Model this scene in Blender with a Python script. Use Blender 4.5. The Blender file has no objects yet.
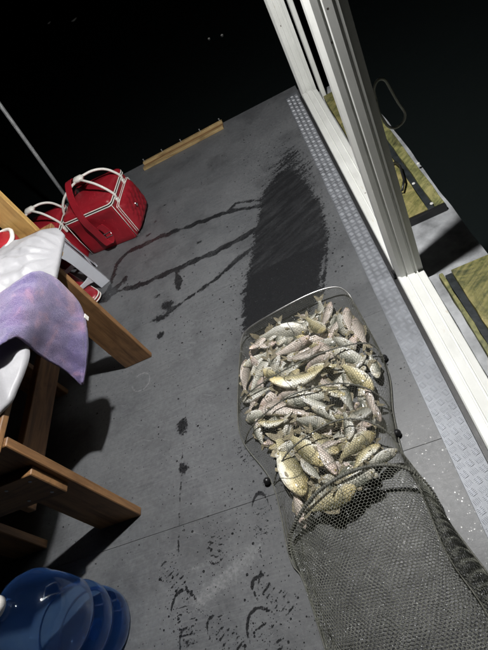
import bpy, math, random
import numpy as np
from mathutils import Vector, Matrix, noise as mnoise
random.seed(7); np.random.seed(7)
SC = bpy.context.scene
COL = SC.collection
R = math.radians

# ------------------------------------------------------------------ camera
CAM_Z = 1.6
FPX = 482.78                      # focal length in pixels of the 488 x 650 photograph
ROLL, PITCH, YAW = -0.654471, 0.762218, -0.344944
CX, CY = 244.0, 325.0
def cam_basis():
    cy, sy = math.cos(YAW), math.sin(YAW); cp, sp = math.cos(PITCH), math.sin(PITCH); cr, sr = math.cos(ROLL), math.sin(ROLL)
    f0 = np.array([sy, cy, 0.]); r0 = np.array([cy, -sy, 0.]); u0 = np.array([0, 0, 1.])
    fw = cp*f0 - sp*u0; up = cp*u0 + sp*f0
    return cr*r0 + sr*up, -sr*r0 + cr*up, fw
CR, CU, CF = cam_basis()
cam = bpy.data.cameras.new('camera'); co = bpy.data.objects.new('camera', cam); COL.objects.link(co)
co.matrix_world = Matrix(((CR[0], CU[0], -CF[0], 0), (CR[1], CU[1], -CF[1], 0), (CR[2], CU[2], -CF[2], CAM_Z), (0, 0, 0, 1)))
cam.sensor_fit = 'VERTICAL'; cam.sensor_height = 24.0; cam.sensor_width = 18.0; cam.lens = 24.0*FPX/650.0
cam.clip_start = 0.02; cam.clip_end = 400
SC.camera = co
SC.render.resolution_x, SC.render.resolution_y = 769, 1024

# ------------------------------------------------------------------ night sky, faint moon, exposure
w = bpy.data.worlds.new('World'); SC.world = w; w.use_nodes = True
nt = w.node_tree; bg = nt.nodes['Background']
sky = nt.nodes.new('ShaderNodeTexSky'); sky.sky_type = 'NISHITA'; sky.sun_disc = False
MOON_EL, MOON_AZ = R(35), R(60)
sky.sun_elevation = R(-8); sky.sun_rotation = MOON_AZ
nt.links.new(sky.outputs[0], bg.inputs[0]); bg.inputs[1].default_value = 0.05
sun = bpy.data.lights.new('moon', 'SUN'); sun.energy = 0.006; sun.angle = R(3); sun.color = (0.85, 0.92, 1)
so = bpy.data.objects.new('moon', sun); COL.objects.link(so)
so.rotation_euler = (math.pi/2 - MOON_EL, 0, math.pi - MOON_AZ)
LAMP = Vector((-0.12, 1.355, 2.20)); LAMP_W = 265.0
vs = SC.view_settings; vs.view_transform = 'Standard'; vs.look = 'None'; vs.exposure = 0.0; vs.gamma = 1.0; vs.use_curve_mapping = False

# a pixel of the photograph gives a direction; the height or plane of what it touches gives the distance
def ray(u, v): return CR*((u-CX)/FPX) - CU*((v-CY)/FPX) + CF
def at(u, v, z=0.0):
    d = ray(u, v); t = (z-CAM_Z)/d[2]; return np.array([d[0]*t, d[1]*t, z])
def at_y(u, v, y):
    d = ray(u, v); t = y/d[1]; return np.array([d[0]*t, y, CAM_Z + d[2]*t])

# ------------------------------------------------------------------ helpers
class MB:
    def __init__(s): s.v = []; s.f = []
    def add(s, vs, fs):
        o = len(s.v); s.v += [tuple(map(float, p)) for p in vs]; s.f += [tuple(i+o for i in f) for f in fs]; return s
    def box(s, x0, x1, y0, y1, z0, z1, b=0.0):
        if b <= 0:
            return s.add([(x0,y0,z0),(x1,y0,z0),(x1,y1,z0),(x0,y1,z0),(x0,y0,z1),(x1,y0,z1),(x1,y1,z1),(x0,y1,z1)],
                         [(0,3,2,1),(4,5,6,7),(0,1,5,4),(1,2,6,5),(2,3,7,6),(3,0,4,7)])
        # chamfered box: 3 verts for each corner
        cx, cy, cz = (x0+x1)/2, (y0+y1)/2, (z0+z1)/2; hx, hy, hz = (x1-x0)/2, (y1-y0)/2, (z1-z0)/2
        vv = []; idx = {}
        for sx in (-1,1):
            for sy in (-1,1):
                for sz in (-1,1):
                    for k in range(3):
                        h = [hx-b, hy-b, hz-b]; h[k] += b
                        idx[sx,sy,sz,k] = len(vv); vv.append((cx+sx*h[0], cy+sy*h[1], cz+sz*h[2]))
        ff = []
        for k in range(3):
            a, c = [(1,2),(2,0),(0,1)][k]
            for sg in (-1,1):
                q = []
                for sa, sc in ((-1,-1),(1,-1),(1,1),(-1,1)):
                    t = [0,0,0]; t[k] = sg; t[a] = sa; t[c] = sc; q.append(idx[t[0],t[1],t[2],k])
                ff.append(tuple(q if sg > 0 else q[::-1]))
        for k in range(3):
            a, c = [(1,2),(2,0),(0,1)][k]
            for sa in (-1,1):
                for sc in (-1,1):
                    def I(sk, kk):
                        t = [0,0,0]; t[k] = sk; t[a] = sa; t[c] = sc; return idx[t[0],t[1],t[2],kk]
                    ff.append((I(-1,a), I(1,a), I(1,c), I(-1,c)))
        for sx in (-1,1):
            for sy in (-1,1):
                for sz in (-1,1): ff.append((idx[sx,sy,sz,0], idx[sx,sy,sz,1], idx[sx,sy,sz,2]))
        return s.add(vv, ff)
    def tube(s, pts, r, n=8, closed=False, flat=1.0, ref=(0,0,1)):
        pts = [Vector(p) for p in pts]; m = len(pts); vv = []; ff = []
        rr = r if hasattr(r, '__len__') else [r]*m
        prev = None
        for i, p in enumerate(pts):
            a = pts[(i-1) % m] if (closed or i > 0) else p; b = pts[(i+1) % m] if (closed or i < m-1) else p
            t = (b-a).normalized()
            if prev is None:
                q = Vector(ref)
                if abs(q.dot(t)) > .95: q = Vector((1,0,0))
                nrm = (q - t*q.dot(t)).normalized()
            else: nrm = (prev - t*prev.dot(t)).normalized()
            prev = nrm; bi = t.cross(nrm)
            for k in range(n):
                an = 2*math.pi*k/n
                vv.append(p + nrm*math.cos(an)*rr[i]*flat + bi*math.sin(an)*rr[i])
        for i in range(m if closed else m-1):
            j = (i+1) % m
            for k in range(n): ff.append((i*n+k, i*n+(k+1)%n, j*n+(k+1)%n, j*n+k))
        if not closed: ff += [tuple(range(n))[::-1], tuple((m-1)*n+k for k in range(n))]
        return s.add(vv, ff)
    def lathe(s, prof, c, n=32, caps=True):
        vv = []; ff = []; m = len(prof)
        for (r, z) in prof:
            for k in range(n):
                a = 2*math.pi*k/n; vv.append((c[0]+r*math.cos(a), c[1]+r*math.sin(a), c[2]+z))
        for i in range(m-1):
            for k in range(n): ff.append((i*n+k, i*n+(k+1)%n, (i+1)*n+(k+1)%n, (i+1)*n+k))
        if caps: ff += [tuple(range(n))[::-1], tuple((m-1)*n+k for k in range(n))]
        return s.add(vv, ff)
    def prism(s, poly, fn, a0, a1):
        """extrude the closed 2-D outline poly from a0 to a1; fn(p, q, a) -> xyz"""
        n = len(poly); vv = [fn(p, q, a0) for p, q in poly] + [fn(p, q, a1) for p, q in poly]
        return s.add(vv, [(i, (i+1)%n, (i+1)%n+n, i+n) for i in range(n)] + [tuple(range(n))[::-1], tuple(range(n, 2*n))])
    def grid(s, P):
        """P: array (a, b, 3)"""
        a, b = P.shape[:2]
        return s.add(P.reshape(-1, 3), [(i*b+j, i*b+j+1, (i+1)*b+j+1, (i+1)*b+j) for i in range(a-1) for j in range(b-1)])
def link(name, me, mat, parent=None, loc=(0,0,0)):
    o = bpy.data.objects.new(name, me); COL.objects.link(o)
    if mat is not None and not me.materials: me.materials.append(mat)
    if parent is not None: o.parent = parent
    o.location = loc
    return o
def obj(name, mb, mat, parent=None, smooth=False, origin=None, solid=0.0, bevel=0.0, sub=0, autos=None):
    """one mesh object; the shapes in mb are given in world metres"""
    if origin is None: origin = root_loc(parent) if parent is not None else (0,0,0)
    ox, oy, oz = origin
    me = bpy.data.meshes.new(name); me.from_pydata([(x-ox, y-oy, z-oz) for x, y, z in mb.v], [], mb.f); me.update()
    o = link(name, me, mat, parent, (0,0,0) if parent is not None else origin)
    if smooth: me.shade_smooth()
    if autos: me.shade_smooth(); me.set_sharp_from_angle(angle=R(autos))
    if solid: m = o.modifiers.new('s', 'SOLIDIFY'); m.thickness = solid; m.offset = 0
    if bevel: m = o.modifiers.new('b', 'BEVEL'); m.width = bevel; m.segments = 2; m.limit_method = 'ANGLE'; m.angle_limit = R(40)
    if sub: m = o.modifiers.new('u', 'SUBSURF'); m.levels = sub; m.render_levels = sub
    return o
def root_loc(o):
    l = Vector((0,0,0))
    while o is not None: l += Vector(o.location); o = o.parent
    return tuple(l)
def tag(o, label, cat, group=None):
    o['label'] = label; o['category'] = cat
    if group: o['group'] = group
    return o
def thing(name, label, cat, loc=(0,0,0), group=None):
    o = bpy.data.objects.new(name, None); COL.objects.link(o); o.location = loc; o.empty_display_size = .05
    return tag(o, label, cat, group)
def struct(o): o['kind'] = 'structure'; return o
def fast_mesh(name, V, F4):
    me = bpy.data.meshes.new(name); V = np.ascontiguousarray(V, np.float32); F4 = np.ascontiguousarray(F4, np.int32)
    me.vertices.add(len(V)); me.vertices.foreach_set('co', V.ravel())
    me.loops.add(F4.size); me.loops.foreach_set('vertex_index', F4.ravel())
    me.polygons.add(len(F4)); me.polygons.foreach_set('loop_start', np.arange(0, F4.size, F4.shape[1], dtype=np.int32))
    me.update(calc_edges=True); me.validate()
    return me

# ------------------------------------------------------------------ materials
class NT:
    def __init__(s, name):
        s.m = bpy.data.materials.new(name); s.m.use_nodes = True; s.t = s.m.node_tree; s.p = s.t.nodes['Principled BSDF']
    def n(s, typ, ins=None, **kw):
        nd = s.t.nodes.new(typ)
        for k, v in kw.items(): setattr(nd, k, v)
        for k, v in (ins or {}).items(): s.set(nd.inputs[k], v)
        return nd
    def set(s, sock, v):
        if isinstance(v, bpy.types.NodeSocket): s.t.links.new(v, sock)
        elif isinstance(v, tuple) and len(v) == 3 and sock.type == 'RGBA': sock.default_value = (*v, 1)
        else: sock.default_value = v
    def P(s, **kw):
        for k, v in kw.items(): s.set(s.p.inputs[k.replace('_', ' ')], v)
        return s
    def coord(s, out='Object'): return s.n('ShaderNodeTexCoord').outputs[out]
    def scale(s, vec, sc): return s.n('ShaderNodeMapping', {'Vector': vec, 'Scale': sc}).outputs[0]
    def noise(s, vec, sc, det=4, rough=.55, out='Fac', dist=0): return s.n('ShaderNodeTexNoise', {'Vector': vec, 'Scale': sc, 'Detail': det, 'Roughness': rough, 'Distortion': dist}).outputs[out]
    def ramp(s, f, stops, interp='LINEAR'):
        r = s.n('ShaderNodeValToRGB', {'Fac': f}); r.color_ramp.interpolation = interp
        el = r.color_ramp.elements
        while len(el) < len(stops): el.new(.5)
        for e, (p, c) in zip(el, stops): e.position = p; e.color = (*c, 1) if isinstance(c, tuple) else (c, c, c, 1)
        return r.outputs[0]
    def math(s, op, a, b=0.0, c=None, clamp=False):
        nd = s.n('ShaderNodeMath', {0: a, 1: b}, operation=op, use_clamp=clamp)
        if c is not None: s.set(nd.inputs[2], c)
        return nd.outputs[0]
    def mix(s, f, a, b, mode='MIX'):
        nd = s.n('ShaderNodeMix', data_type='RGBA', blend_type=mode)
        s.set(nd.inputs[0], f); s.set(nd.inputs[6], a); s.set(nd.inputs[7], b); return nd.outputs[2]
    def step(s, x, a, b): return s.n('ShaderNodeMapRange', {0: x, 1: a, 2: b}, interpolation_type='SMOOTHSTEP').outputs[0]
    def attr(s, name): return s.n('ShaderNodeAttribute', attribute_name=name).outputs['Fac']
    def bump(s, h, st=.3, d=.002): s.set(s.p.inputs['Normal'], s.n('ShaderNodeBump', {'Height': h, 'Strength': st, 'Distance': d}).outputs[0]); return s

def mat_deck():
    t = NT('deck_board'); c = t.n('ShaderNodeNewGeometry').outputs['Position']
    big = t.noise(c, 3.0, 5, .6); fine = t.noise(c, 60, 4, .65); grit = t.noise(c, 260, 2, .6)
    grain = t.noise(t.scale(c, (2.5, 55, 1)), 3.0, 4, .6)
    base = t.ramp(big, [(.3, (.070,.075,.083)), (.7, (.150,.156,.164))])
    base = t.mix(.45, base, t.ramp(fine, [(.3, (.062,.065,.071)), (.72, (.160,.164,.170))]))
    base = t.mix(t.math('MULTIPLY', t.step(grain, .45, .75), .5), base, (.165,.168,.172))
    blot = t.noise(c, 2.6, 7, .72); base = t.mix(t.math('MULTIPLY', t.step(blot, .47, .66), .6), base, (.052,.054,.058))
    # pale scuffs and scratches
    scr = t.noise(t.scale(t.n('ShaderNodeMapping', {'Vector': c, 'Rotation': (0,0,.5)}).outputs[0], (4, 60, 1)), 2.2, 3, .5)
    sc2 = t.math('MULTIPLY', t.step(scr, .60, .72), t.step(t.noise(c, 5, 3), .45, .65))
    base = t.mix(t.math('MULTIPLY', sc2, .4), base, (.20,.205,.21))
    scuff = t.attr('scuff'); sf = t.step(t.math('ADD', scuff, t.math('MULTIPLY', t.math('SUBTRACT', t.noise(c, 70, 4, .7), .5), 1.3)), .45, 1.0)
    base = t.mix(t.math('MULTIPLY', sf, .55), base, (.26,.265,.27))
    pale = t.math('MULTIPLY', t.step(grit, .66, .76), .6); base = t.mix(pale, base, (.22,.225,.23))
    # wet film: a signed field stored on the board, broken up by noise
    wf = t.attr('wet'); br = t.math('SUBTRACT', t.noise(c, 75, 5, .7), .5); br2 = t.math('SUBTRACT', t.noise(t.scale(t.n('ShaderNodeMapping', {'Vector': c, 'Rotation': (0,0,-.45)}).outputs[0], (.22, 1.3, 1)), 26, 4, .6), .5)
    wet = t.step(t.math('ADD', wf, t.math('ADD', t.math('MULTIPLY', br, 1.1), t.math('MULTIPLY', br2, .8))), .44, .58)
    dv = t.n('ShaderNodeTexVoronoi', {'Vector': c, 'Scale': 55.0, 'Randomness': 1.0}); dd = dv.outputs['Distance']
    sp = t.attr('speck'); cellr = t.n('ShaderNodeSeparateColor', {'Color': dv.outputs['Color']}).outputs[0]
    thr = t.math('MULTIPLY', t.math('MULTIPLY', cellr, cellr), .31)
    drop = t.math('MULTIPLY', t.math('LESS_THAN', t.math('ADD', dd, t.math('MULTIPLY', br, .35)), thr), t.math('GREATER_THAN', sp, t.n('ShaderNodeSeparateColor', {'Color': dv.outputs['Color']}).outputs[1]))
    dv2 = t.n('ShaderNodeTexVoronoi', {'Vector': c, 'Scale': 130.0, 'Randomness': 1.0})
    c2 = t.n('ShaderNodeSeparateColor', {'Color': dv2.outputs['Color']})
    drop2 = t.math('MULTIPLY', t.math('LESS_THAN', dv2.outputs['Distance'], t.math('MULTIPLY', c2.outputs[0], .32)), t.math('GREATER_THAN', sp, c2.outputs[1]))
    wet = t.math('MAXIMUM', wet, t.math('MAXIMUM', drop, drop2))
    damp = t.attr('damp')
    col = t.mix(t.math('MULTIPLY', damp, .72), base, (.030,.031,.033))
    dry = t.step(t.noise(t.scale(t.n('ShaderNodeMapping', {'Vector': c, 'Rotation': (0,0,-.45)}).outputs[0], (.3, 1.6, 1)), 16, 5, .7), .40, .75)
    col = t.mix(t.math('MULTIPLY', wet, t.math('SUBTRACT', .97, t.math('MULTIPLY', t.math('MULTIPLY', dry, t.step(t.n('ShaderNodeSeparateXYZ', {'Vector': c}).outputs[1], 1.88, 1.90)), .30))), col, (.014,.0145,.016))
    t.P(Base_Color=col, Roughness=t.math('SUBTRACT', t.math('ADD', .40, t.math('MULTIPLY', fine, .2)), t.math('MULTIPLY', wet, .22)), Specular_IOR_Level=.5)
    t.bump(t.math('ADD', t.math('MULTIPLY', fine, .6), t.math('MULTIPLY', grit, .5)), .35, .0012)
    return t.m
def mat_simple(name, col, rough=.5, metal=0, var=.25, sc=20, bump=.15, bd=.001, spec=.5, stretch=(1,1,1), coat=0, **kw):
    t = NT(name); c = t.scale(t.coord(), stretch); f = t.noise(c, sc, 5, .6)
    a = tuple(max(0, x*(1-var)) for x in col); b = tuple(min(1, x*(1+var)) for x in col)
    t.P(Base_Color=t.ramp(f, [(.28, a), (.72, b)]), Roughness=t.math('ADD', rough-.08, t.math('MULTIPLY', f, .16)), Metallic=metal, Specular_IOR_Level=spec, Coat_Weight=coat, **kw)
    if bump: t.bump(t.noise(c, sc*4, 3), bump, bd)
    return t.m
def mat_wood(name, dark, light, sc=1.0, rough=.55, axis=2):
    t = NT(name); st = [9, 9, 9]; st[axis] = .8
    c = t.n('ShaderNodeMapping', {'Vector': t.coord(), 'Scale': tuple(x*sc for x in st)}).outputs[0]
    f = t.noise(c, 3.2, 6, .62, dist=.6); g = t.noise(c, 16, 3, .6); dirt = t.noise(t.coord(), 9, 4, .6)
    col = t.ramp(f, [(.34, tuple(x*.7 for x in dark)), (.50, tuple((a+b)/2 for a, b in zip(dark, light))), (.66, light)])
    col = t.mix(.25, col, t.ramp(g, [(.35, dark), (.7, light)]))
    col = t.mix(t.math('MULTIPLY', t.step(dirt, .52, .75), .5), col, tuple(x*.45 for x in dark))
    t.P(Base_Color=col, Roughness=rough); t.bump(t.math('ADD', f, g), .35, .0012); return t.m
def mat_frame():
    t = NT('white_upvc'); c = t.coord(); f = t.noise(c, 6, 5, .6); g = t.noise(c, 120, 2)
    col = t.ramp(f, [(.3, (.68,.69,.66)), (.7, (.77,.78,.755))])
    dv = t.n('ShaderNodeTexVoronoi', {'Vector': c, 'Scale': 16.0}); cc = t.n('ShaderNodeSeparateColor', {'Color': dv.outputs['Color']})
    sp = t.math('LESS_THAN', t.math('ADD', dv.outputs['Distance'], t.math('MULTIPLY', t.noise(c, 150, 2), .06)), t.math('MULTIPLY', t.math('MULTIPLY', cc.outputs[0], cc.outputs[1]), .20))
    col = t.mix(t.math('MULTIPLY', sp, .9), col, (.06,.04,.025))
    rust = t.step(t.noise(t.scale(c, (1,.35,.35)), 24, 4, .7), .66, .76); col = t.mix(t.math('MULTIPLY', rust, .4), col, (.45,.36,.2))
    grime = t.step(t.noise(t.scale(c, (3,1,1)), 7, 5, .65), .5, .78); col = t.mix(t.math('MULTIPLY', grime, .25), col, (.42,.43,.40))
    t.P(Base_Color=col, Roughness=t.math('ADD', .27, t.math('MULTIPLY', f, .15))); t.bump(g, .05, .0006); return t.m
def mat_algae(name, a, b, dark):
    t = NT(name); c = t.coord(); f = t.noise(c, 6, 7, .72, dist=.9); g = t.noise(t.scale(t.n('ShaderNodeMapping', {'Vector': c, 'Rotation': (0,0,.9)}).outputs[0], (60,5,1)), 1.4, 4); h = t.noise(c, 40, 4, .7)
    col = t.ramp(f, [(.38, dark), (.50, a), (.63, b), (.80, tuple(min(1, x*1.25) for x in b))])
    col = t.mix(.35, col, t.ramp(g, [(.35, dark), (.68, b)])); col = t.mix(t.math('MULTIPLY', t.step(h, .54, .70), .5), col, dark)
    t.P(Base_Color=col, Roughness=.5); t.bump(t.math('ADD', f, h), .6, .003); return t.m
def mat_leatherette(name, col, quilt=0.0):
    t = NT(name); c = t.coord(); f = t.noise(c, 5, 4); g = t.n('ShaderNodeTexVoronoi', {'Vector': c, 'Scale': 420.0}).outputs['Distance']; cr = t.noise(c, 22, 4, .6, dist=.8)
    t.P(Base_Color=t.ramp(f, [(.3, tuple(x*.78 for x in col)), (.7, tuple(x*1.15 for x in col))]), Roughness=t.math('ADD', .33, t.math('MULTIPLY', cr, .2)), Coat_Weight=.15)
    t.bump(t.math('ADD', t.math('MULTIPLY', g, .12), cr), .45, .004); return t.m
def mat_towel():
    t = NT('purple_terry'); c = t.coord(); f = t.noise(c, 7, 4, .6, dist=.7); g = t.noise(c, 420, 3, .7); h = t.noise(c, 95, 3)
    col = t.ramp(f, [(.32, (.055,.05,.19)), (.44, (.11,.095,.29)), (.54, (.22,.15,.36)), (.61, (.46,.25,.40)), (.72, (.54,.31,.42))])
    col = t.mix(.5, col, t.ramp(g, [(.35, (.045,.04,.12)), (.65, (.42,.33,.52))]))
    t.P(Base_Color=col, Roughness=.95, Sheen_Weight=.4, Sheen_Roughness=.5, Specular_IOR_Level=.1)
    t.bump(t.math('ADD', g, t.math('MULTIPLY', h, .7)), 1.0, .005); return t.m
def mat_bag():
    t = NT('white_polythene'); c = t.coord(); f = t.math('ADD', t.n('ShaderNodeTexNoise', {'Vector': t.scale(t.n('ShaderNodeMapping', {'Vector': c, 'Rotation': (0,0,.5)}).outputs[0], (2.4,.6,1)), 'Scale': 4.0, 'Detail': 4.0, 'Roughness': .5, 'Distortion': .8}, noise_type='RIDGED_MULTIFRACTAL').outputs['Fac'], t.noise(c, 30, 3))
    t.P(Base_Color=(.33,.33,.35), Roughness=.46, Subsurface_Weight=.12, Subsurface_Radius=(.02,.02,.02), Specular_IOR_Level=.4); t.bump(f, .20, .010); return t.m
def mat_bottle():
    t = NT('blue_polycarbonate'); c = t.coord(); f = t.noise(c, 16, 4)
    t.P(Base_Color=t.ramp(f, [(.3, (.50,.70,.98)), (.7, (.62,.80,1.0))]), Roughness=.06, Transmission_Weight=1.0, IOR=1.45)
    t.bump(t.noise(c, 60, 3), .12, .001)
    tr = t.n('ShaderNodeBsdfTranslucent', {'Color': (.16,.40,.95)}); mx = t.n('ShaderNodeMixShader', {0: .075}); out = t.t.nodes['Material Output']
    t.t.links.new(t.p.outputs[0], mx.inputs[1]); t.t.links.new(tr.outputs[0], mx.inputs[2]); t.t.links.new(mx.outputs[0], out.inputs[0]); return t.m
def mat_fish(name, back, flank, belly, blush):
    """coordinates in body lengths: x head(+) tail(-), z back(+) belly(-)"""
    t = NT(name); c = t.coord(); sx = t.n('ShaderNodeSeparateXYZ', {'Vector': c}); r = t.n('ShaderNodeObjectInfo').outputs['Random']
    rc = t.n('ShaderNodeVectorMath', {0: c, 1: t.n('ShaderNodeCombineXYZ', {0: t.math('MULTIPLY', r, 9), 1: t.math('MULTIPLY', r, 5)}).outputs[0]}, operation='ADD').outputs[0]
    z = t.math('ADD', sx.outputs[2], t.math('MULTIPLY', t.math('SUBTRACT', t.noise(rc, 9, 3), .5), .09))
    col = t.ramp(t.n('ShaderNodeMapRange', {0: z, 1: -.17, 2: .17}).outputs[0], [(.12, belly), (.38, flank), (.60, tuple(a*.55+b*.45 for a, b in zip(flank, back))), (.80, back)])
    sc = t.n('ShaderNodeTexVoronoi', {'Vector': t.scale(c, (1,1,1.15)), 'Scale': 38.0, 'Randomness': .35})
    col = t.mix(t.math('MULTIPLY', t.step(sc.outputs['Distance'], .35, .75), .12), col, tuple(x*.45 for x in back))
    body = t.step(sx.outputs[0], .26, .34)          # gill cover and head
    col = t.mix(t.math('MULTIPLY', body, .45), col, blush)
    gill = t.math('SUBTRACT', 1.0, t.step(t.math('ABSOLUTE', t.math('ADD', t.math('SUBTRACT', sx.outputs[0], .27), t.math('MULTIPLY', t.math('MULTIPLY', sx.outputs[2], sx.outputs[2]), 3.2))), .004, .014))
    col = t.mix(t.math('MULTIPLY', gill, .75), col, tuple(x*.3 for x in back))
    blot = t.step(t.noise(rc, 5.5, 4, .6), .55, .7); col = t.mix(t.math('MULTIPLY', blot, .4), col, blush)
    dk = t.step(t.noise(rc, 7.5, 4, .6, dist=.6), .56, .72); col = t.mix(t.math('MULTIPLY', dk, .4), col, back)
    hs = t.n('ShaderNodeHueSaturation', {'Value': t.math('ADD', 1.0, t.math('MULTIPLY', r, .55)), 'Color': col}).outputs[0]
    t.P(Base_Color=hs, Roughness=.30, Metallic=.0, Coat_Weight=.7, Coat_Roughness=.07, Specular_IOR_Level=.5)
    t.bump(t.math('ADD', t.math('MULTIPLY', sc.outputs['Distance'], -.25), t.noise(c, 17, 4)), .5, .022); return t.m

M = dict(
    deck=mat_deck(), frame=mat_frame(),
    under=mat_simple('tarred_timber', (.03,.03,.032), .7),
    tread=mat_simple('aluminium_tread', (.19,.20,.22), .55, .45, .3, 9, .1), tread_bar=mat_simple('aluminium_bars_gleam', (.60,.62,.66), .38, .45, .15, 14, 0),  # bars paler than the plate: their gleam is put into the colour
    dark_gap=mat_simple('black_gap_fill', (.015,.015,.016), .5),
    grey=mat_simple('grey_walkway', (.30,.31,.325), .5, 0, .5, 11, .4, .002),
    steel=mat_simple('galvanised_steel', (.40,.41,.42), .45, .3, .25, 30),
    hoop=mat_simple('steel_hoop', (.42,.42,.42), .3, .85, .2, 40),
    hoop_dark=mat_simple('netted_hoop', (.10,.10,.085), .5, 0, .4, 160, .6, .002),
    net=mat_simple('olive_net', (.20,.205,.17), .38, 0, .3, 30, 0, spec=.6),
    rubber=mat_simple('black_rubber', (.012,.012,.013), .35),
    wood=mat_wood('table_wood', (.115,.054,.021), (.31,.165,.070)),
    woodx=mat_wood('table_wood_lengthwise', (.115,.054,.021), (.31,.165,.070), axis=0),
    woody=mat_wood('table_wood_top', (.115,.054,.021), (.31,.165,.070), axis=1),
    gold=mat_wood('varnished_pine', (.30,.17,.055), (.55,.36,.13), rough=.4),
    batten=mat_wood('weathered_pine', (.22,.14,.06), (.50,.37,.18), axis=0),
    red=mat_leatherette('red_leatherette', (.30,.012,.022)), white_trim=mat_simple('white_piping', (.72,.70,.66), .4, var=.12),
    black_trim=mat_simple('black_zip', (.012,.012,.013), .5), metal=mat_simple('chrome', (.7,.7,.7), .2, 1, .05, 20, 0),
    plastic=mat_simple('grey_white_plastic', (.50,.52,.57), .38, 0, .08, 8, .08),
    towel=mat_towel(), poly=mat_bag(), bottle=mat_bottle(),
    algae=mat_algae('algae_board', (.17,.165,.05), (.37,.31,.13), (.025,.036,.012)),
    algae2=mat_algae('mossy_edge', (.16,.17,.06), (.34,.31,.13), (.02,.025,.012)),
    darkstrip=mat_simple('black_slimy_strip', (.022,.026,.028), .35, 0, .5, 25, .4, .002),
    foam=mat_simple('white_foam', (.6,.6,.58), .7, 0, .2, 90, .4, .002),
    cord=mat_simple('grey_cord', (.55,.57,.5), .6, 0, .2, 300, .5, .002),
    lamp_body=mat_simple('lamp_housing', (.1,.1,.1), .4),
    eye=mat_simple('fish_eye', (.012,.010,.008), .08, var=.1), iris=mat_simple('fish_iris', (.55,.45,.16), .25, .3),
    drop=mat_simple('glint_drop', (.75,.77,.8), .08, 0, .05, 20, 0, spec=1.0),
    net_dark=mat_simple('dark_olive_net', (.11,.11,.088), .4, 0, .3, 30, 0, spec=.5),
    fin=mat_simple('fish_fin', (.26,.225,.15), .45, 0, .4, 25, .3, .004, spec=.25),
    gold_fish=mat_fish('golden_scales', (.10,.09,.04), (.54,.48,.29), (.85,.83,.73), (.60,.49,.25)),
    silver_fish=mat_fish('silver_scales', (.08,.085,.06), (.54,.53,.46), (.86,.85,.80), (.62,.57,.46)),
    pink_fish=mat_fish('pinkish_scales', (.18,.16,.13), (.62,.54,.48), (.86,.81,.76), (.66,.50,.44)),
)
def mat_water():
    t = NT('night_water'); c = t.n('ShaderNodeNewGeometry').outputs['Position']
    t.P(Base_Color=(.009,.012,.012), Roughness=.06, IOR=1.33); t.bump(t.noise(c, 3.5, 3, .5), .25, .03); return t.m
M['water'] = mat_water()

# ------------------------------------------------------------------ water
mb = MB(); mb.add([(-120,-120,-.42),(120,-120,-.42),(120,120,-.42),(-120,120,-.42)], [(0,1,2,3)])
struct(obj('water', mb, M['water']))

# ------------------------------------------------------------------ deck with its boards
DX0, DX1 = -2.75, 0.148
SEAMS = [-.9, -.02, .73, 1.335, 1.89, 2.45, 3.05]
def far_y(x): return 3.66 - .075*(x+.3)           # the outer edge is cut a little out of square
mb = MB(); mb.prism([(DX0+.03, -.88), (DX1+.1, -.88), (DX1+.1, far_y(DX1+.1)-.03), (DX0+.03, far_y(DX0+.03)-.03)], lambda p, q, a: (p, q, a), -.30, -.022)
deck = obj('deck', mb, M['under']); struct(deck)
# wet field: distances to shapes traced on the boards (metres on the deck)
def poly_sd(px, py, poly):
    """signed distance, positive inside"""
    d = np.full(px.shape, 1e9); ins = np.zeros(px.shape, bool); n = len(poly)
    for i in range(n):
        (ax, ay), (bx, by) = poly[i], poly[(i+1) % n]
        ex, ey = bx-ax, by-ay; t = np.clip(((px-ax)*ex+(py-ay)*ey)/(ex*ex+ey*ey), 0, 1)
        d = np.minimum(d, np.hypot(px-ax-t*ex, py-ay-t*ey))
        c = ((ay > py) != (by > py)) & (px < (bx-ax)*(py-ay)/((by-ay) if by != ay else 1e-9)+ax); ins ^= c
    return np.where(ins, d, -d)
def line_d(px, py, pts):
    d = np.full(px.shape, 1e9)
    for (ax, ay), (bx, by) in zip(pts[:-1], pts[1:]):
        ex, ey = bx-ax, by-ay; t = np.clip(((px-ax)*ex+(py-ay)*ey)/(ex*ex+ey*ey+1e-12), 0, 1)
        d = np.minimum(d, np.hypot(px-ax-t*ex, py-ay-t*ey))
    return d
def G(pts): return [tuple(at(*p)[:2]) for p in pts]
WET_A = G([(243,335),(243,300),(246,279),(253,245),(258,216),(264,190),(278,172),(294,168),(306,181),(322,205),(329,240),(320,275),(322,292),(300,330),(260,345)])
WET_A2 = G([(255,200),(264,168),(283,146),(304,140),(320,165),(331,215),(300,228)])
STREAMS = [(G([(104,300),(110,285),(116,265),(128,252),(160,237),(200,222),(228,212),(258,206),(274,203)]), .020),
           (G([(110,294),(145,283),(185,265),(215,252),(250,233),(264,226)]), .024), (G([(225,214),(236,203),(262,200),(276,198)]), .012),
           (G([(160,318),(185,300),(215,280),(235,262),(250,250),(260,243)]), .017), (G([(100,300),(113,290),(124,280)]), .032),
           (G([(78,312),(92,305),(108,297)]), .03), (G([(176,273),(179,282),(178,288)]), .022)]
BLOTS = [(G([(168,305)])[0], .05, .04), (G([(160,318)])[0], .06, .03), (G([(182,426)])[0], .035, .05), (G([(183,468)])[0], .03, .035), (G([(160,335)])[0], .03, .03), (G([(158,296)])[0], .03, .015),
         (G([(148,235)])[0], .03, .02), (G([(165,205)])[0], .02, .012), (G([(200,242)])[0], .03, .015), (G([(155,222)])[0], .02, .012)]
SOLES = [((262,522),.105,.05,.45), ((178,583),.10,.05,.55), ((186,622),.10,.055,.35), ((277,598),.10,.04,.2), ((246,455),.09,.05,.6), ((230,640),.10,.05,.5), ((215,545),.09,.045,.4), ((270,640),.1,.05,.4), ((195,660),.1,.05,.4)]
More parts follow.
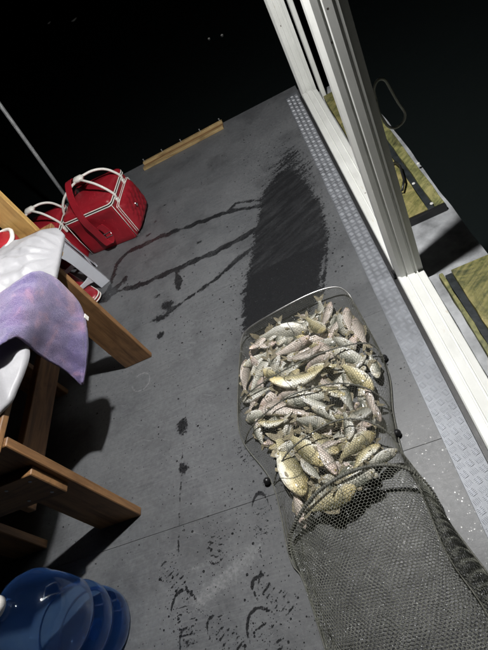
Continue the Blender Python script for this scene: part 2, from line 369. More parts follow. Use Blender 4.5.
def fields(px, py):
    k = 14.0
    wet = np.clip(.5 + poly_sd(px, py, WET_A)*9, 0, 1.25)
    wet = np.maximum(wet, np.clip(.30 + poly_sd(px, py, WET_A2)*2.2, 0, .56))
    # dried strip along the plate side and streaks
    nv = np.sin(px*31+1.7*np.sin(py*23))*np.sin(py*37+1.3*np.sin(px*29))
    for pts, wd in STREAMS:
        wd = wd*(.80+.55*nv)
        wet = np.maximum(wet, np.clip(.5 + (wd-line_d(px, py, pts))*30, 0, 1.0))
    for (bx, by), rx, ry in BLOTS:
        q = np.hypot((px-bx)/rx, (py-by)/ry); wet = np.maximum(wet, np.clip(.92-.55*q, 0, .8))
    # boot prints: broken heel and toe arcs with a scatter of tread marks
    sp = np.full(px.shape, .10)
    for kk_, ((u, v), L, W, a) in enumerate(SOLES):
        ka_, kb_ = (.78,.5,.72,.6,.45,.66,.35,.74,.6)[kk_], (.3,.6,.35,.1,.5,.3,.55,.2,.4)[kk_]; W = W*(.8+.13*(kk_ % 4)); a = a+(-.5,.15,-.2,.6,-.1,.3,-.6,.1,0)[kk_]
        cx, cy = at(u, v)[:2]; ca, sa = math.cos(a), math.sin(a)
        lx = (px-cx)*ca+(py-cy)*sa; ly = -(px-cx)*sa+(py-cy)*ca
        e = np.hypot(lx/W, ly/L); arc = np.exp(-((e-1)/.09)**2)*np.clip((ly/L)*1.6, 0, 1)
        fade = np.clip(1-abs(e-.45)/.55, 0, 1); tread_ = (.5+.5*np.sin(ly*2*np.pi/.021+3*lx/W))*fade
        arc2 = np.exp(-((np.hypot(lx/W, (ly+L*.15)/(L*.55))-1)/.09)**2)*np.clip(-(ly/L)*1.6, 0, 1)
        wet = np.maximum(wet, np.maximum(np.maximum(1.12*ka_*arc, 1.1*kb_*arc2), .74*tread_)); sp = np.maximum(sp, np.clip(1.55-e, 0, .9))
    dwa = -poly_sd(px, py, WET_A)
    sp = np.maximum(sp, .75*np.exp(-np.clip(dwa, 0, 9)/.14))
    c1 = at(275,165)[:2]; sp = np.maximum(sp, .85*np.exp(-(((px-c1[0]+.02)/.22)**2+((py-c1[1]-.1)/.32)**2)))
    sp = np.maximum(sp, .5*np.exp(-((px+.45)/.55)**2-((py-.65)/.75)**2))
    sp = np.maximum(sp, .4*np.exp(-((px+.93)/.12)**2-((py-1.85)/.25)**2))
    sc = .75*np.exp(-(line_d(px, py, G([(200,600),(225,578),(255,550)]))/.05)**2)
    sc = np.maximum(sc, .6*np.exp(-(line_d(px, py, G([(185,572),(210,562)]))/.02)**2))
    wet = np.maximum(wet, .62*np.exp(-(line_d(px, py, G([(328,232),(326,262),(322,296)]))/.016)**2)); wet = np.maximum(wet, .55*np.exp(-(line_d(px, py, G([(183,440),(180,500),(178,556)]))/.007)**2)); wet = np.maximum(wet, .5*np.exp(-(line_d(px, py, G([(255,530),(262,560),(258,590)]))/.008)**2))
    for g in ([(326,215),(331,262)], [(318,262),(322,292)], [(255,262),(252,290)]): sc = np.maximum(sc, .45*np.exp(-(line_d(px, py, G(g))/.022)**2))
    rg = at(141, 382)[:2]; sc = np.maximum(sc, .95*np.exp(-((np.hypot(px-rg[0], py-rg[1])-.052)/.006)**2)*(np.arctan2(py-rg[1], px-rg[0]) < 2.2))
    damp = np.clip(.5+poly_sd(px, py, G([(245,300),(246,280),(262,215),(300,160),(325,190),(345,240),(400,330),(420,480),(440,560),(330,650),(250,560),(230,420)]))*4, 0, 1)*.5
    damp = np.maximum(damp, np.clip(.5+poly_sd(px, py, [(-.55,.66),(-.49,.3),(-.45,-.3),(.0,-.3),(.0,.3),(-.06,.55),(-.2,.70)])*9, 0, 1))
    return wet, sp, sc, damp
def make_board(y0, y1, last=False):
    g = .0003
    h_ = .007 if -.1 < y0 < 1.8 else .014; xs = np.arange(DX0, DX1+.001, h_); ny = max(4, int((y1-y0)/h_)); ts = np.linspace(0, 1, ny)
    X = np.repeat(xs[None, :], ny, 0); ya = np.full(xs.shape, y0+(.0016 if abs(y0-.73) < .01 else g)); yb = (3.66-.075*(xs+.3)) if last else np.full(xs.shape, y1-g)
    Y = ya[None, :] + (yb-ya)[None, :]*ts[:, None]
    # top sheet with rounded-over long edges, then a skirt down
    Z = np.zeros_like(X); 
    V = np.stack([X, Y, Z], -1).reshape(-1, 3); b = len(xs)
    i = np.arange(ny-1)[:, None]*b + np.arange(b-1)[None, :]; F = np.stack([i, i+1, i+b+1, i+b], -1).reshape(-1, 4)
    # skirt
    ring = np.concatenate([np.arange(b), np.arange(1, ny)*b+b-1, (ny-1)*b+np.arange(b-2, -1, -1), np.arange(ny-2, 0, -1)*b])
    lo = V[ring].copy(); lo[:, 2] = -.021; n0 = len(V); m = len(ring); k = np.arange(m)
    F2 = np.stack([ring, n0+k, n0+(k+1) % m, ring[(k+1) % m]], -1)
    Vall = np.concatenate([V, lo]); me = fast_mesh('deck_board', Vall, np.concatenate([F, F2]))
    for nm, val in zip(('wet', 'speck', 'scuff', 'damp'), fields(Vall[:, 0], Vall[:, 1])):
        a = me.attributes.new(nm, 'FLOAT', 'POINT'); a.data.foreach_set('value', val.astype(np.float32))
    me.shade_flat(); return link('board', me, M['deck'], deck)
for k in range(len(SEAMS)): make_board(SEAMS[k], SEAMS[k+1] if k+1 < len(SEAMS) else 3.66, k+1 == len(SEAMS))

# ------------------------------------------------------------------ tread plate strip
TX0, TX1 = .045, .138
tp = thing('tread_plate', 'bright aluminium five-bar tread plate strip along the white door track', 'tread plate', (.09, 1.5, .001))
mb = MB(); mb.box(TX0, TX1, -.85, 3.52, .001, .0042, .001); obj('plate', mb, M['tread'], tp)
mb = MB(); y = -.83; row = 0
while y < 3.50:
    for cix in range(3):
        x = TX0+.0165+cix*.030
        ang = R(20) if (row+cix) % 2 == 0 else R(-70)
        for q in range(5):
            off = (q-2)*.0049; ca, sa = math.cos(ang), math.sin(ang); L = .0128 - abs(q-2)*.0008; W = .0015
            cx, cyy = x - sa*off, y + ca*off; a = (cx-ca*L, cyy-sa*L); b_ = (cx+ca*L, cyy+sa*L)
            vv = [(a[0], a[1], .0040), (cx+sa*W, cyy-ca*W, .0040), (b_[0], b_[1], .0040), (cx-sa*W, cyy+ca*W, .0040),
                  (cx-ca*L*.55, cyy-sa*L*.55, .0062), (cx+ca*L*.55, cyy+sa*L*.55, .0062)]
            mb.add(vv, [(0,1,4),(1,5,4),(1,2,5),(2,3,5),(3,4,5),(3,0,4)])
    y += .0285; row += 1
o = obj('raised_bars', mb, M['tread_bar'], tp); o['kind'] = 'stuff'

# ------------------------------------------------------------------ white sliding door frame
FX0, FX1 = .154, .262
FYE = 3.40
fr = thing('door_frame', 'white sliding door frame with grooved track and two upright posts beside the deck', 'door frame', (.21, 1.5, 0))
SILL = [(0,0),(0,.040),(.004,.046),(.030,.046),(.032,.038),(.036,.038),(.038,.046),(.041,.047),(.068,.045),(.070,.036),(.075,.036),(.077,.046),(.081,.046),(.083,.034),(.087,.033),(.105,.030),(.107,.026),(.107,0)]
mb = MB(); mb.prism(SILL, lambda p, q, a: (FX0+p, a, q-.02 if q == 0 else q), -.88, FYE-.06)
obj('track_sill', mb, M['frame'], fr)
mb = MB(); mb.box(.1385, FX0-.0005, -.86, FYE, -.003, .012); obj('dark_gap', mb, M['dark_gap'], fr)  # black strip painting in the dark gap between plate and track
JAMB = [(0,0),(.0,-.018),(.014,-.034),(.032,-.034),(.034,-.027),(.038,-.027),(.040,-.034),(.043,-.036),(.066,-.036),(.068,-.028),(.073,-.028),(.075,-.034),(.082,-.034),(.084,-.022),(.089,-.021),(.107,-.018),(.107,0)]
def post(yc, z0, z1, back=.034):
    prof = [(p, q) for p, q in JAMB[1:-1]] + [(p, -q*back/.034) for p, q in JAMB[1:-1]][::-1]
    mb = MB(); mb.prism(prof, lambda p, q, a: (FX0+p, yc+q, a), z0, z1); return mb
obj('post', post(1.452, .030, 2.18, .062), M['frame'], fr)
obj('post', post(3.395, .004, 2.18), M['frame'], fr)
mb = MB(); mb.box(FX0+.002, FX1-.004, 1.36, 3.44, 2.1805, 2.27, .004); obj('header', mb, M['frame'], fr)
mb = MB(); mb.box(.141, .153, 1.452, 1.475, .02, .052, .003); obj('latch_clip', mb, M['rubber'], fr)
# outer white flashing by the far post
tr = [at_y(303,93,3.30), at_y(317,90,3.30)]
mb = MB(); mb.box(.272, .300, 3.26, 3.33, -.03, 1.9, .003); obj('outer_trim', mb, M['frame'], fr)

# lamp on an arm from the header (above the picture)
lp = thing('deck_lamp', 'small lit floodlight on a steel arm reaching out over the deck', 'lamp', (LAMP.x, LAMP.y, LAMP.z))
mb = MB(); mb.box(LAMP.x-.07, LAMP.x+.07, LAMP.y-.07, LAMP.y+.07, LAMP.z+.045, LAMP.z+.085, .008); obj('housing', mb, M['lamp_body'], lp)
mb = MB(); mb.tube([(LAMP.x, LAMP.y, LAMP.z+.08), (LAMP.x, LAMP.y, LAMP.z+.14), (.20, LAMP.y, LAMP.z+.14), (.20, LAMP.y, LAMP.z+.06)], .012, 8); obj('arm', mb, M['steel'], lp)
ld = bpy.data.lights.new('lamp_light', 'POINT'); ld.energy = LAMP_W; ld.color = (1.0, .985, .96); ld.shadow_soft_size = .035
lo = bpy.data.objects.new('lamp_light', ld); COL.objects.link(lo); lo.parent = lp

# ------------------------------------------------------------------ outer walkway with slimy boards
mb = MB(); n = 90
ys = np.linspace(-.9, 3.42, n); ex = .515 + np.array([mnoise.noise(Vector((y*7, 1.3, 0)))*.006 for y in ys])
vv = [(.264, y, -.03) for y in ys] + [(e, y, -.03) for e, y in zip(ex, ys)] + [(e+.002, y, -.2) for e, y in zip(ex, ys)] + [(.264, y, -.2) for y in ys]
mb.add(vv, [(i, i+n, i+n+1, i+1) for i in range(n-1)] + [(i+n, i+2*n, i+2*n+1, i+n+1) for i in range(n-1)] + [(i+2*n, i+3*n, i+3*n+1, i+2*n+1) for i in range(n-1)] + [(0, 3*n, 2*n, n), (n-1, 2*n-1, 3*n-1, 4*n-1)])
struct(obj('walkway', mb, M['grey']))
def slab(root, name, mat, x0, x1, y0, y1, z0, z1, seed):
    """plank with a slightly ragged outline"""
    n = 22; yy = np.linspace(y0, y1, n); a = [x0+mnoise.noise(Vector((y*16, seed, .3)))*.004 for y in yy]; b = [x1+mnoise.noise(Vector((y*16, seed, 7.3)))*.004 for y in yy]
    vv = []
    for z in (z0, z1): vv += [(p, y, z) for p, y in zip(a, yy)] + [(p, y, z) for p, y in zip(b, yy)]
    ff = []
    for i in range(n-1): ff += [(2*n+i, 3*n+i, 3*n+i+1, 2*n+i+1), (i, i+1, n+i+1, n+i), (i, 2*n+i, 2*n+i+1, i+1), (n+i, n+i+1, 3*n+i+1, 3*n+i)]
    ff += [(0, n, 3*n, 2*n), (n-1, 3*n-1, 4*n-1, 2*n-1)]
    m = MB(); m.add(vv, ff); return obj(name, m, mat, root, bevel=.002)
h1 = thing('hatch_board', 'algae-stained yellow hatch board with a black handle beyond the white post', 'hatch board', (.38, 2.4, -.03))
slab(h1, 'panel', M['algae'], .275, .412, 1.775, 3.24, -.0295, .012, 1)
slab(h1, 'strip', M['darkstrip'], .414, .443, 1.775, 3.24, -.0295, .007, 2)
slab(h1, 'strip', M['algae2'], .445, .488, 1.775, 3.24, -.0295, .011, 3)
mb = MB(); mb.box(.275, .489, 1.757, 1.7745, -.0295, .009, .002); obj('end_strip', mb, M['rubber'], h1)
for (u, v) in ((431.5,203), (413.5,183), (418,163)):
    p = at(u, v, .014); mb = MB(); mb.lathe([(.008,0),(.007,.003),(.0,.004)], (p[0], p[1], .0105), 10, caps=False); obj('screw_head', mb, M['foam'], h1, smooth=True)
hp = [at(391,166,.012), at(395,162,.035), at(400,166,.048), at(404,180,.05), at(402.5,190,.04), at(397,193,.012)]
mb = MB(); mb.tube(hp, .006, 8); obj('handle', mb, M['rubber'], h1, smooth=True)
h2 = thing('mossy_board', 'green and yellow slimy board on the walkway outside the door track', 'board', (.40, .9, -.03))
slab(h2, 'panel', M['algae'], .352, .512, .2, 1.385, -.0295, .010, 5)
slab(h2, 'strip', M['darkstrip'], .322, .350, .2, 1.375, -.0295, .004, 6)
slab(h2, 'strip', M['algae2'], .304, .320, .2, 1.39, -.0295, .008, 7)
slab(h2, 'strip', M['grey'], .268, .302, .2, 1.41, -.0295, -.006, 8)

# cord loop hooked on the post
lpx = [(379,112),(376,100),(374,89),(378,80),(385,80),(390,88),(398,102),(405,113),(403,122),(395,128),(388,126),(383,119)]
pts = [at_y(u, v, 1.512) for u, v in lpx]
def smooth_closed(pts, k=4):
    out = []; n = len(pts); P = [np.array(p) for p in pts]
    for i in range(n):
        p0, p1, p2, p3 = P[(i-1)%n], P[i], P[(i+1)%n], P[(i+2)%n]
        for q in range(k):
            t = q/k; out.append(.5*((2*p1)+(-p0+p2)*t+(2*p0-5*p1+4*p2-p3)*t*t+(-p0+3*p1-3*p2+p3)*t**3))
    return out
def smooth_open(pts, k=5):
    P = [np.array(p, float) for p in pts]; n = len(P); out = []
    for i in range(n-1):
        p0, p1, p2, p3 = P[max(i-1,0)], P[i], P[i+1], P[min(i+2,n-1)]
        for q in range(k):
            t = q/k; out.append(.5*((2*p1)+(-p0+p2)*t+(2*p0-5*p1+4*p2-p3)*t*t+(-p0+3*p1-3*p2+p3)*t**3))
    out.append(P[-1]); return out
cl = thing('cord_loop', 'grey-green cord loop hanging on the outer side of the white post', 'cord', tuple(pts[1]))
mb = MB(); mb.tube(smooth_closed(pts), .0045, 8, closed=True); obj('loop', mb, M['cord'], cl, smooth=True)
mb = MB(); p = pts[1]; mb.tube([p, (FX1-.004, 1.475, p[2]+.004)], .004, 6); obj('hook', mb, M['steel'], cl)

# ------------------------------------------------------------------ batten on the far edge
a0, a1 = at(144.5,171), at(224,129)
bt = thing('wooden_batten', 'weathered pine double batten nailed along the far edge of the deck', 'batten', tuple((a0+a1)/2))
dx = (a1-a0)[:2]; L = np.linalg.norm(dx); dx = dx/L; nx = np.array([-dx[1], dx[0]])
def bat(off0, off1, z0, z1):
    m = MB(); c = [a0[:2]+nx*off0, a1[:2]+nx*off0, a1[:2]+nx*off1, a0[:2]+nx*off1]
    m.add([(p[0], p[1], z0) for p in c]+[(p[0], p[1], z1) for p in c], [(0,3,2,1),(4,5,6,7),(0,1,5,4),(1,2,6,5),(2,3,7,6),(3,0,4,7)]); return m
obj('rail', bat(0, .028, .0005, .022), M['batten'], bt, bevel=.002)
obj('rail', bat(.030, .072, .0005, .012), M['woodx'], bt, bevel=.002)
obj('rail', bat(.074, .104, .0005, .030), M['batten'], bt, bevel=.002)
for k in range(5):
    q = a0[:2]+dx*L*(.02+.24*k)+nx*.09; mb = MB(); mb.lathe([(.0025,0),(.0025,.018),(.005,.019),(.005,.022),(0,.0225)], (q[0], q[1], .029), 8, caps=False); obj('nail', mb, M['steel'], bt)

# ------------------------------------------------------------------ thin grey pole at the deck edge
b0 = np.array([-1.93, 3.76, -.015]); b1 = at_y(0, 105, 3.86); tdir = b1-b0; top = b0+tdir*2.0
q0 = at_y(70, 192, 3.76)
tag(obj('pole', MB().tube([b0, b0+tdir*.5, b1, top], .016, 12), M['steel'], smooth=True, origin=tuple(b0)), 'thin grey steel pole at the deck edge behind the red bag', 'pole')

# ------------------------------------------------------------------ wooden table
tb = thing('wooden_table', 'rough brown wooden table with wide plank legs under white bag and towel', 'table', (-1.4, 1.25, 0))
def leg(x0, x1, y0, y1, z1): m = MB(); m.box(x0, x1, y0, y1, .0005, z1, .003); return m
obj('leg', leg(-1.255, -1.092, 1.632, 1.660, .70), M['wood'], tb)
obj('leg', leg(-1.345, -1.140, .822, .856, .70), M['wood'], tb)
obj('leg', leg(-1.80, -1.63, 1.632, 1.660, .70), M['wood'], tb)
obj('leg', leg(-1.80, -1.62, .822, .856, .70), M['wood'], tb)
mb = MB(); mb.box(-1.80, -1.110, 1.6605, 1.685, .335, .49, .003); obj('crosspiece', mb, M['woodx'], tb)
mb = MB(); mb.box(-1.80, -1.165, .790, .8215, .395, .565, .003); obj('crosspiece', mb, M['woodx'], tb)
mb = MB(); mb.box(-1.49, -1.452, .857, 1.6315, .25, .375, .003); obj('stretcher', mb, M['woody'], tb)
for (x, z) in ((-1.20,.43),(-1.20,.53),(-1.30,.43),(-1.30,.53)):
    mb = MB(); mb.tube([(x, .7915, z), (x, .7885, z)], .006, 10); obj('screw_head', mb, M['steel'], tb)
for k in range(4):
    mb = MB(); mb.box(-1.88+k*.183, -1.88+k*.183+.180, .80, 1.97, .7005, .725, .003); obj('top_board', mb, M['woody'], tb)

# varnished upright fixed to the far edge of the table top
pg = at(31, 233, .75)
mb = MB(); mb.box(pg[0]-.125, pg[0], 1.9705, 2.0, .55, 1.25, .003)
o = obj('upright_board', mb, M['gold'], tb); o['label'] = 'golden varnished upright board at the far end of the table'

# ------------------------------------------------------------------ white plastic bag lying on the table
ZT = .726
outl = [(50,224),(57,227),(63,236),(66,252),(63,272),(50,290),(34,308),(20,330),(20,352),(8,384),(-4,404),(-40,430),(-90,420),(-115,370),(-100,310),(-60,275),(-25,258),(0,247),(16,237),(32,229)]
O3 = np.array(smooth_closed([at(u, v, ZT+.045) for u, v in outl], 9))
O3[:, 0] = np.minimum(O3[:, 0], -1.03)
cen = O3.mean(0); nA = len(O3); nR = 44
KN = at(57, 238, ZT+.08); Pg = np.zeros((nR, nA, 3)); Tg = (O3-cen)[:, :2]
for i in range(nR):
    r = (i+.02)/(nR-1)
    for j in range(nA):
        x, y = cen[:2]+Tg[j]*min(r, 1.0)
        a = 2*math.pi*j/nA
        fold = mnoise.noise(Vector((x*7, y*4, 2.2)))*.03 + abs(mnoise.noise(Vector((x*9+y*4, y*5-x*6, 5.1))))*.016 + mnoise.noise(Vector((x*40, y*30, 1)))*.004
        kd = math.hypot(x-KN[0], y-KN[1]); ka = math.atan2(y-KN[1], x-KN[0])
        fold += .020*math.exp(-kd/.22)*math.sin(ka*15+3*mnoise.noise(Vector((x*9, y*9, 0)))) + .02*math.exp(-(kd/.05)**2)
        z = ZT+.022 + .125*(1-r**1.7)*(1-.35*math.exp(-((x+1.1)/.12)**2-((y-1.2)/.2)**2)) + fold*(1-r**6)
        Pg[i, j] = (x, y, z)
mb = MB(); P2 = np.concatenate([Pg, Pg[:, :1]], 1)
skirt = []
for dz, sh in ((.012, 1.0), (.0215, .98)):
    q = Pg[-1].copy(); q[:, 2] -= dz; q[:, :2] = cen[:2]+Tg*sh; skirt.append(np.concatenate([q, q[:1]]))
P2 = np.concatenate([P2, np.array(skirt)]); mb.grid(P2)
bagp = np.array(P2).reshape(-1, 3)
bg_ = thing('plastic_bag', 'full white plastic bag lying on the wooden table', 'bag', (float(cen[0]), float(cen[1]), ZT))
obj('sack', mb, M['poly'], bg_, smooth=True)
# ------------------------------------------------------------------ purple towel over the bag and the table edge
U = [(-50,330,.86),(0,294,.865),(25,275,.845),(41,271,.815),(55,278,.755),(70,292,.67),(82,307,.59),(88,331,.52),(88,358,.46),(83,384,.415)]
Lw = [(-50,385,.86),(0,346,.85),(8,340,.835),(16,337,.81),(26,344,.76),(42,358,.64),(61,368,.53),(72,377,.46),(79,383,.425),(82,384,.415)]
UA = np.array(smooth_open([at(*p) for p in U], 6)); LA = np.array(smooth_open([at(*p) for p in Lw], 6))
nb = 40; ts = np.linspace(0, 1, nb)
TW = UA[:, None, :]*(1-ts)[None, :, None] + LA[:, None, :]*ts[None, :, None]
for i in range(TW.shape[0]):
    for j in range(nb):
        p = TW[i, j]; e = math.sin(math.pi*ts[j])
        bul = .03*e*min(1, i/20)
        w_ = mnoise.noise(Vector(p)*11)*.014 + mnoise.noise(Vector(p)*5+Vector((3,1,2)))*.02 + mnoise.noise(Vector(p)*60)*.003
        fr_ = .016*math.exp(-((ts[j]-.10)/.06)**2)*min(1, i/12)     # rolled fold along the upper edge
        p += np.array([.5, -.2, .8])*(bul+w_*(.35+.65*e)+fr_)
        dd_ = (bagp[:, 0]-p[0])**2+(bagp[:, 1]-p[1])**2; kk = int(np.argmin(dd_))
        if dd_[kk] < .0012 and p[2] > .74: p[2] = max(p[2], bagp[kk, 2]+.010)
for _ in range(10):
    q = TW.copy(); q[1:-1, 1:-1] = .5*TW[1:-1, 1:-1]+.125*(TW[:-2, 1:-1]+TW[2:, 1:-1]+TW[1:-1, :-2]+TW[1:-1, 2:]); q[1:-1, 0] = .5*TW[1:-1, 0]+.25*(TW[:-2, 0]+TW[2:, 0]); q[1:-1, -1] = .5*TW[1:-1, -1]+.25*(TW[:-2, -1]+TW[2:, -1]); TW = q
for i in range(TW.shape[0]):
    for j in range(nb): p = TW[i, j]; p += np.array([.5, -.2, .8])*(mnoise.noise(Vector(p)*22)*.011+mnoise.noise(Vector(p)*70)*.0035)
mb = MB(); mb.grid(TW)
tw = thing('towel', 'faded purple terry towel draped over the white bag and the table edge', 'towel', tuple(TW[12, 10]))
obj('cloth', mb, M['towel'], tw, smooth=True, solid=.005)
c = at(85.5, 318, .575); mb = MB(); mb.box(c[0]+.004, c[0]+.008, c[1]-.012, c[1]+.010, c[2]-.010, c[2]+.014, .001); obj('care_tag', mb, M['white_trim'], tw)

# ------------------------------------------------------------------ plastic stool
def stool(cx, cy, rot, h=.45):
    t = thing('plastic_stool', 'pale grey plastic stool with arched legs beside the red bags', 'stool', (cx, cy, 0)); t.rotation_euler.z = rot
    def mk(name, m): 
        o = obj(name, m, M['plastic'], t, origin=(0,0,0), bevel=.004, autos=40); return o
    m = MB(); m.box(-.14, .14, -.14, .14, h-.016, h, .006); mk('seat', m)
    for sx in (-1, 1):
        for sy in (-1, 1):
            m = MB(); vv = []; N = 12
            for i in range(N):
                f = i/(N-1); z = .0005+(h-.018)*f; w_ = .070+.012*f**2+.05*max(0, f-.68)**1.2*2; ox = .165-.035*f
                for (dx_, dy_) in ((0,0),(-w_,0),(-w_,-.006),(-.006,-.006),(-.006,-w_),(0,-w_)):
                    vv.append((sx*(ox+dx_), sy*(ox+dy_), z))
            ff = []
            for i in range(N-1):
                for k in range(6):
                    q = (i*6+k, i*6+(k+1)%6, (i+1)*6+(k+1)%6, (i+1)*6+k); ff.append(q if sx*sy > 0 else q[::-1])
            ff += [tuple(range(6)), tuple((N-1)*6+k for k in range(6))]
            m.add(vv, ff); mk('leg', m)
    for k in range(4):      # low curved stretchers joining the feet
        m = MB(); N = 13; xs_ = [-.13+.26*i/(N-1) for i in range(N)]; poly = [(x, .105+.04*(abs(x)/.13)**3) for x in xs_]+[(x, .075-.045*(abs(x)/.13)**3) for x in xs_[::-1]]; ca, sa = math.cos(k*math.pi/2), math.sin(k*math.pi/2)
        m.prism(poly, lambda p, q, a: (ca*p-sa*a, sa*p+ca*a, q), .146, .152); mk('stretcher', m)
    for k in range(4):      # arched aprons below the seat
        m = MB(); N = 17; top_ = [(-.125+.25*i/(N-1), h-.017) for i in range(N)]; bot = [(x, h-.045-.085*(abs(x)/.125)**2.6) for x, _ in top_]
        poly = top_+bot[::-1]; ca, sa = math.cos(k*math.pi/2), math.sin(k*math.pi/2)
        m.prism(poly, lambda p, q, a: (ca*p-sa*a, sa*p+ca*a, q), .129, .134); mk('apron', m)
    return t
sf = at(110, 281)
ra = R(28); stool(sf[0]-(.165*math.cos(ra)+.165*math.sin(ra)), sf[1]-(.165*math.sin(ra)-.165*math.cos(ra)), ra, .41)

# ------------------------------------------------------------------ red bags
def rbox(W, D, z0, z1, rad, n=6, inset=0.0):
    """outline of a rounded rectangle"""
    pts = []
    for (sx, sy, a0_) in ((1,1,0),(-1,1,90),(-1,-1,180),(1,-1,270)):
        for i in range(n+1):
            a = R(a0_+90*i/n); pts.append((sx*(W/2-rad)+math.cos(a)*rad, sy*(D/2-rad)+math.sin(a)*rad))
    return pts
def loft(levels):
    m = MB(); n = len(levels[0][0]); vv = []
    for pts, z in levels: vv += [(x, y, z) if not callable(z) else (x, y, z(x, y)) for x, y in pts]
    ff = [(i*n+k, i*n+(k+1)%n, (i+1)*n+(k+1)%n, (i+1)*n+k) for i in range(len(levels)-1) for k in range(n)]
    ff += [tuple(range(n))[::-1], tuple((len(levels)-1)*n+k for k in range(n))]; m.add(vv, ff); return m
def sc2(pts, s, t=None): return [(x*s, y*(t or s)) for x, y in pts]
def ribbon(pts, wdir, width, thick):
    m = MB(); P = [Vector(p) for p in pts]; wd = Vector(wdir).normalized(); vv = []
    for i, p in enumerate(P):
        t = (P[min(i+1, len(P)-1)]-P[max(i-1, 0)]).normalized(); nn = t.cross(wd).normalized()
        vv += [p+wd*width/2+nn*thick/2, p+wd*width/2-nn*thick/2, p-wd*width/2-nn*thick/2, p-wd*width/2+nn*thick/2]
    ff = [(i*4+k, i*4+(k+1)%4, (i+1)*4+(k+1)%4, (i+1)*4+k) for i in range(len(P)-1) for k in range(4)] + [(0,1,2,3), tuple((len(P)-1)*4+k for k in (3,2,1,0))]
    m.add(vv, ff); return m
def red_bag(loc, rot, W, D, H, label, full=True, name='red_bag'):
    t = thing(name, label, 'bag', loc, 'red bags with white trim'); t.rotation_euler.z = rot
    def mk(nm, m, mat, **kw): return obj(nm, m, mat, kw.pop('parent', t), origin=(0,0,0), **kw)
    base = rbox(W, D, 0, 0, .03)
    def wob(pts, k, z): return [(x*k+mnoise.noise(Vector((x*9, y*9, z*11)))*.011, y*k+mnoise.noise(Vector((y*9, z*11, x*9)))*.011) for x, y in pts]
    zz = [.0008, .01, .04, .07, .11, .15, .19, H*.68, H*.76, H*.82, H*.86]
    body = mk('body', loft([(wob(base, .97, 0), zz[0]), (wob(base, 1.0, 0), zz[1])] + [(wob(base, 1.012, z), z) for z in zz[2:-1]] + [(base, zz[-1])]), M['red'], smooth=False, autos=50)
    # lid, padded
    lid = mk('lid', loft([(sc2(base, 1.005), H*.90), (sc2(base, 1.0), H*.945), (sc2(base, .95), H*.975), (sc2(base, .80), lambda x, y: H*1.0+mnoise.noise(Vector((x*12, y*12, 3)))*.006), (sc2(base, .45), lambda x, y: H*1.025+mnoise.noise(Vector((x*12, y*12, 3)))*.008), (sc2(base, .12), H*1.03)]), M['red'], autos=50)
    mk('zip', loft([(sc2(base, .992), H*.861), (sc2(base, .992), H*.899)]), M['black_trim'])
    def ring(z, r, k=1.006): m = MB(); m.tube([(x*k, y*k, z) for x, y in base], r, 6, closed=True); return m
    mk('piping', ring(H*.858, .0038), M['white_trim'], smooth=True); mk('piping', ring(H*.905, .0038), M['white_trim'], smooth=True)
    # upright seams at the corners
    for sx in (-1, 1):
        m = MB(); x, y = sx*(W/2-.006), -(D/2-.006); m.tube([(x*1.02, y*1.02, .01), (x*1.035, y*1.035, H*.4), (x*1.015, y*1.015, H*.855)], .0022, 6); mk('seam', m, M['white_trim'], smooth=True)
    # two white carrying handles along the lid, drawn together by a wrap
    for sy in (-1, 1):
        yb = sy*D*.27; pts = [(W/2*.99, yb, H*.80), (W/2*1.06, yb, H*.92), (W*.40, yb*.9, H+.055), (W*.22, yb*.6, H+.098), (0, sy*.018, H+.112), (-W*.22, yb*.6, H+.095), (-W*.40, yb*.9, H+.05), (-W/2*1.06, yb, H*.92), (-W/2*.99, yb, H*.80)]
        m = MB(); m.tube(smooth_open(pts, 6), .0085, 8); mk('handle', m, M['white_trim'], smooth=True)
        for sx in (-1, 1): m = MB(); m.box(sx*W/2*1.03-.008, sx*W/2*1.03+.008, yb-.014, yb+.014, H*.70, H*.83, .004); mk('handle_tab', m, M['white_trim'])
    m = MB(); m.tube([(-.035, 0, H+.109), (-.02, 0, H+.114), (.02, 0, H+.114), (.035, 0, H+.109)], [.022,.031,.031,.022], 10, flat=.62); mk('handle_wrap', m, M['white_trim'], smooth=True)
    # pocket on the right-hand end, quilted
    if full:
        pw, ph, pd = D*.86, H*.72, .05; nu, nv = 29, 25; Pq = np.zeros((nu, nv, 3))
        for i in range(nu):
            for j in range(nv):
                a, b = 2*i/(nu-1)-1, 2*j/(nv-1)-1
                edge = (1-abs(a)**6)*(1-abs(b)**6); yy, zz_ = a*pw/2, .012+ph*(b+1)/2
                q1 = abs(math.sin((yy+zz_)*math.pi/.062)); q2 = abs(math.sin((yy-zz_)*math.pi/.062)); puff = min(q1, q2)**.5*.013
                Pq[i, j] = (W/2-.004 + edge**.5*pd*(.85+.15*(1-b*b)) + puff*edge, yy, zz_)
        m = MB(); m.grid(Pq); mk('quilted_pocket', m, M['red'], autos=70)
        o = [(a*pw/2*.97, .012+ph*(b+1)/2) for a, b in [(-1,-.9),(-1,.0),(-1,.8),(-.9,.97),(0,1),(.9,.97),(1,.8),(1,0),(1,-.9)]]
        m = MB(); m.tube(smooth_open([(W/2+.016, y*1.005, z) for y, z in o], 4), .0030, 6); mk('piping', m, M['white_trim'], smooth=True)
        m = MB(); m.tube(smooth_open([(W/2+.004, y*1.03, z+.003) for y, z in o], 4), .0024, 6); mk('piping', m, M['white_trim'], smooth=True)
        m = MB(); m.tube([(W/2+.058, -.052, H*.50), (W/2+.064, -.046, H*.45), (W/2+.060, -.050, H*.41)], [.006,.010,.005], 8); mk('zip_pull', m, M['metal'], smooth=True)
        # wide red shoulder strap over the lid and down the front
        yf = -D/2-.012; x0 = -.055
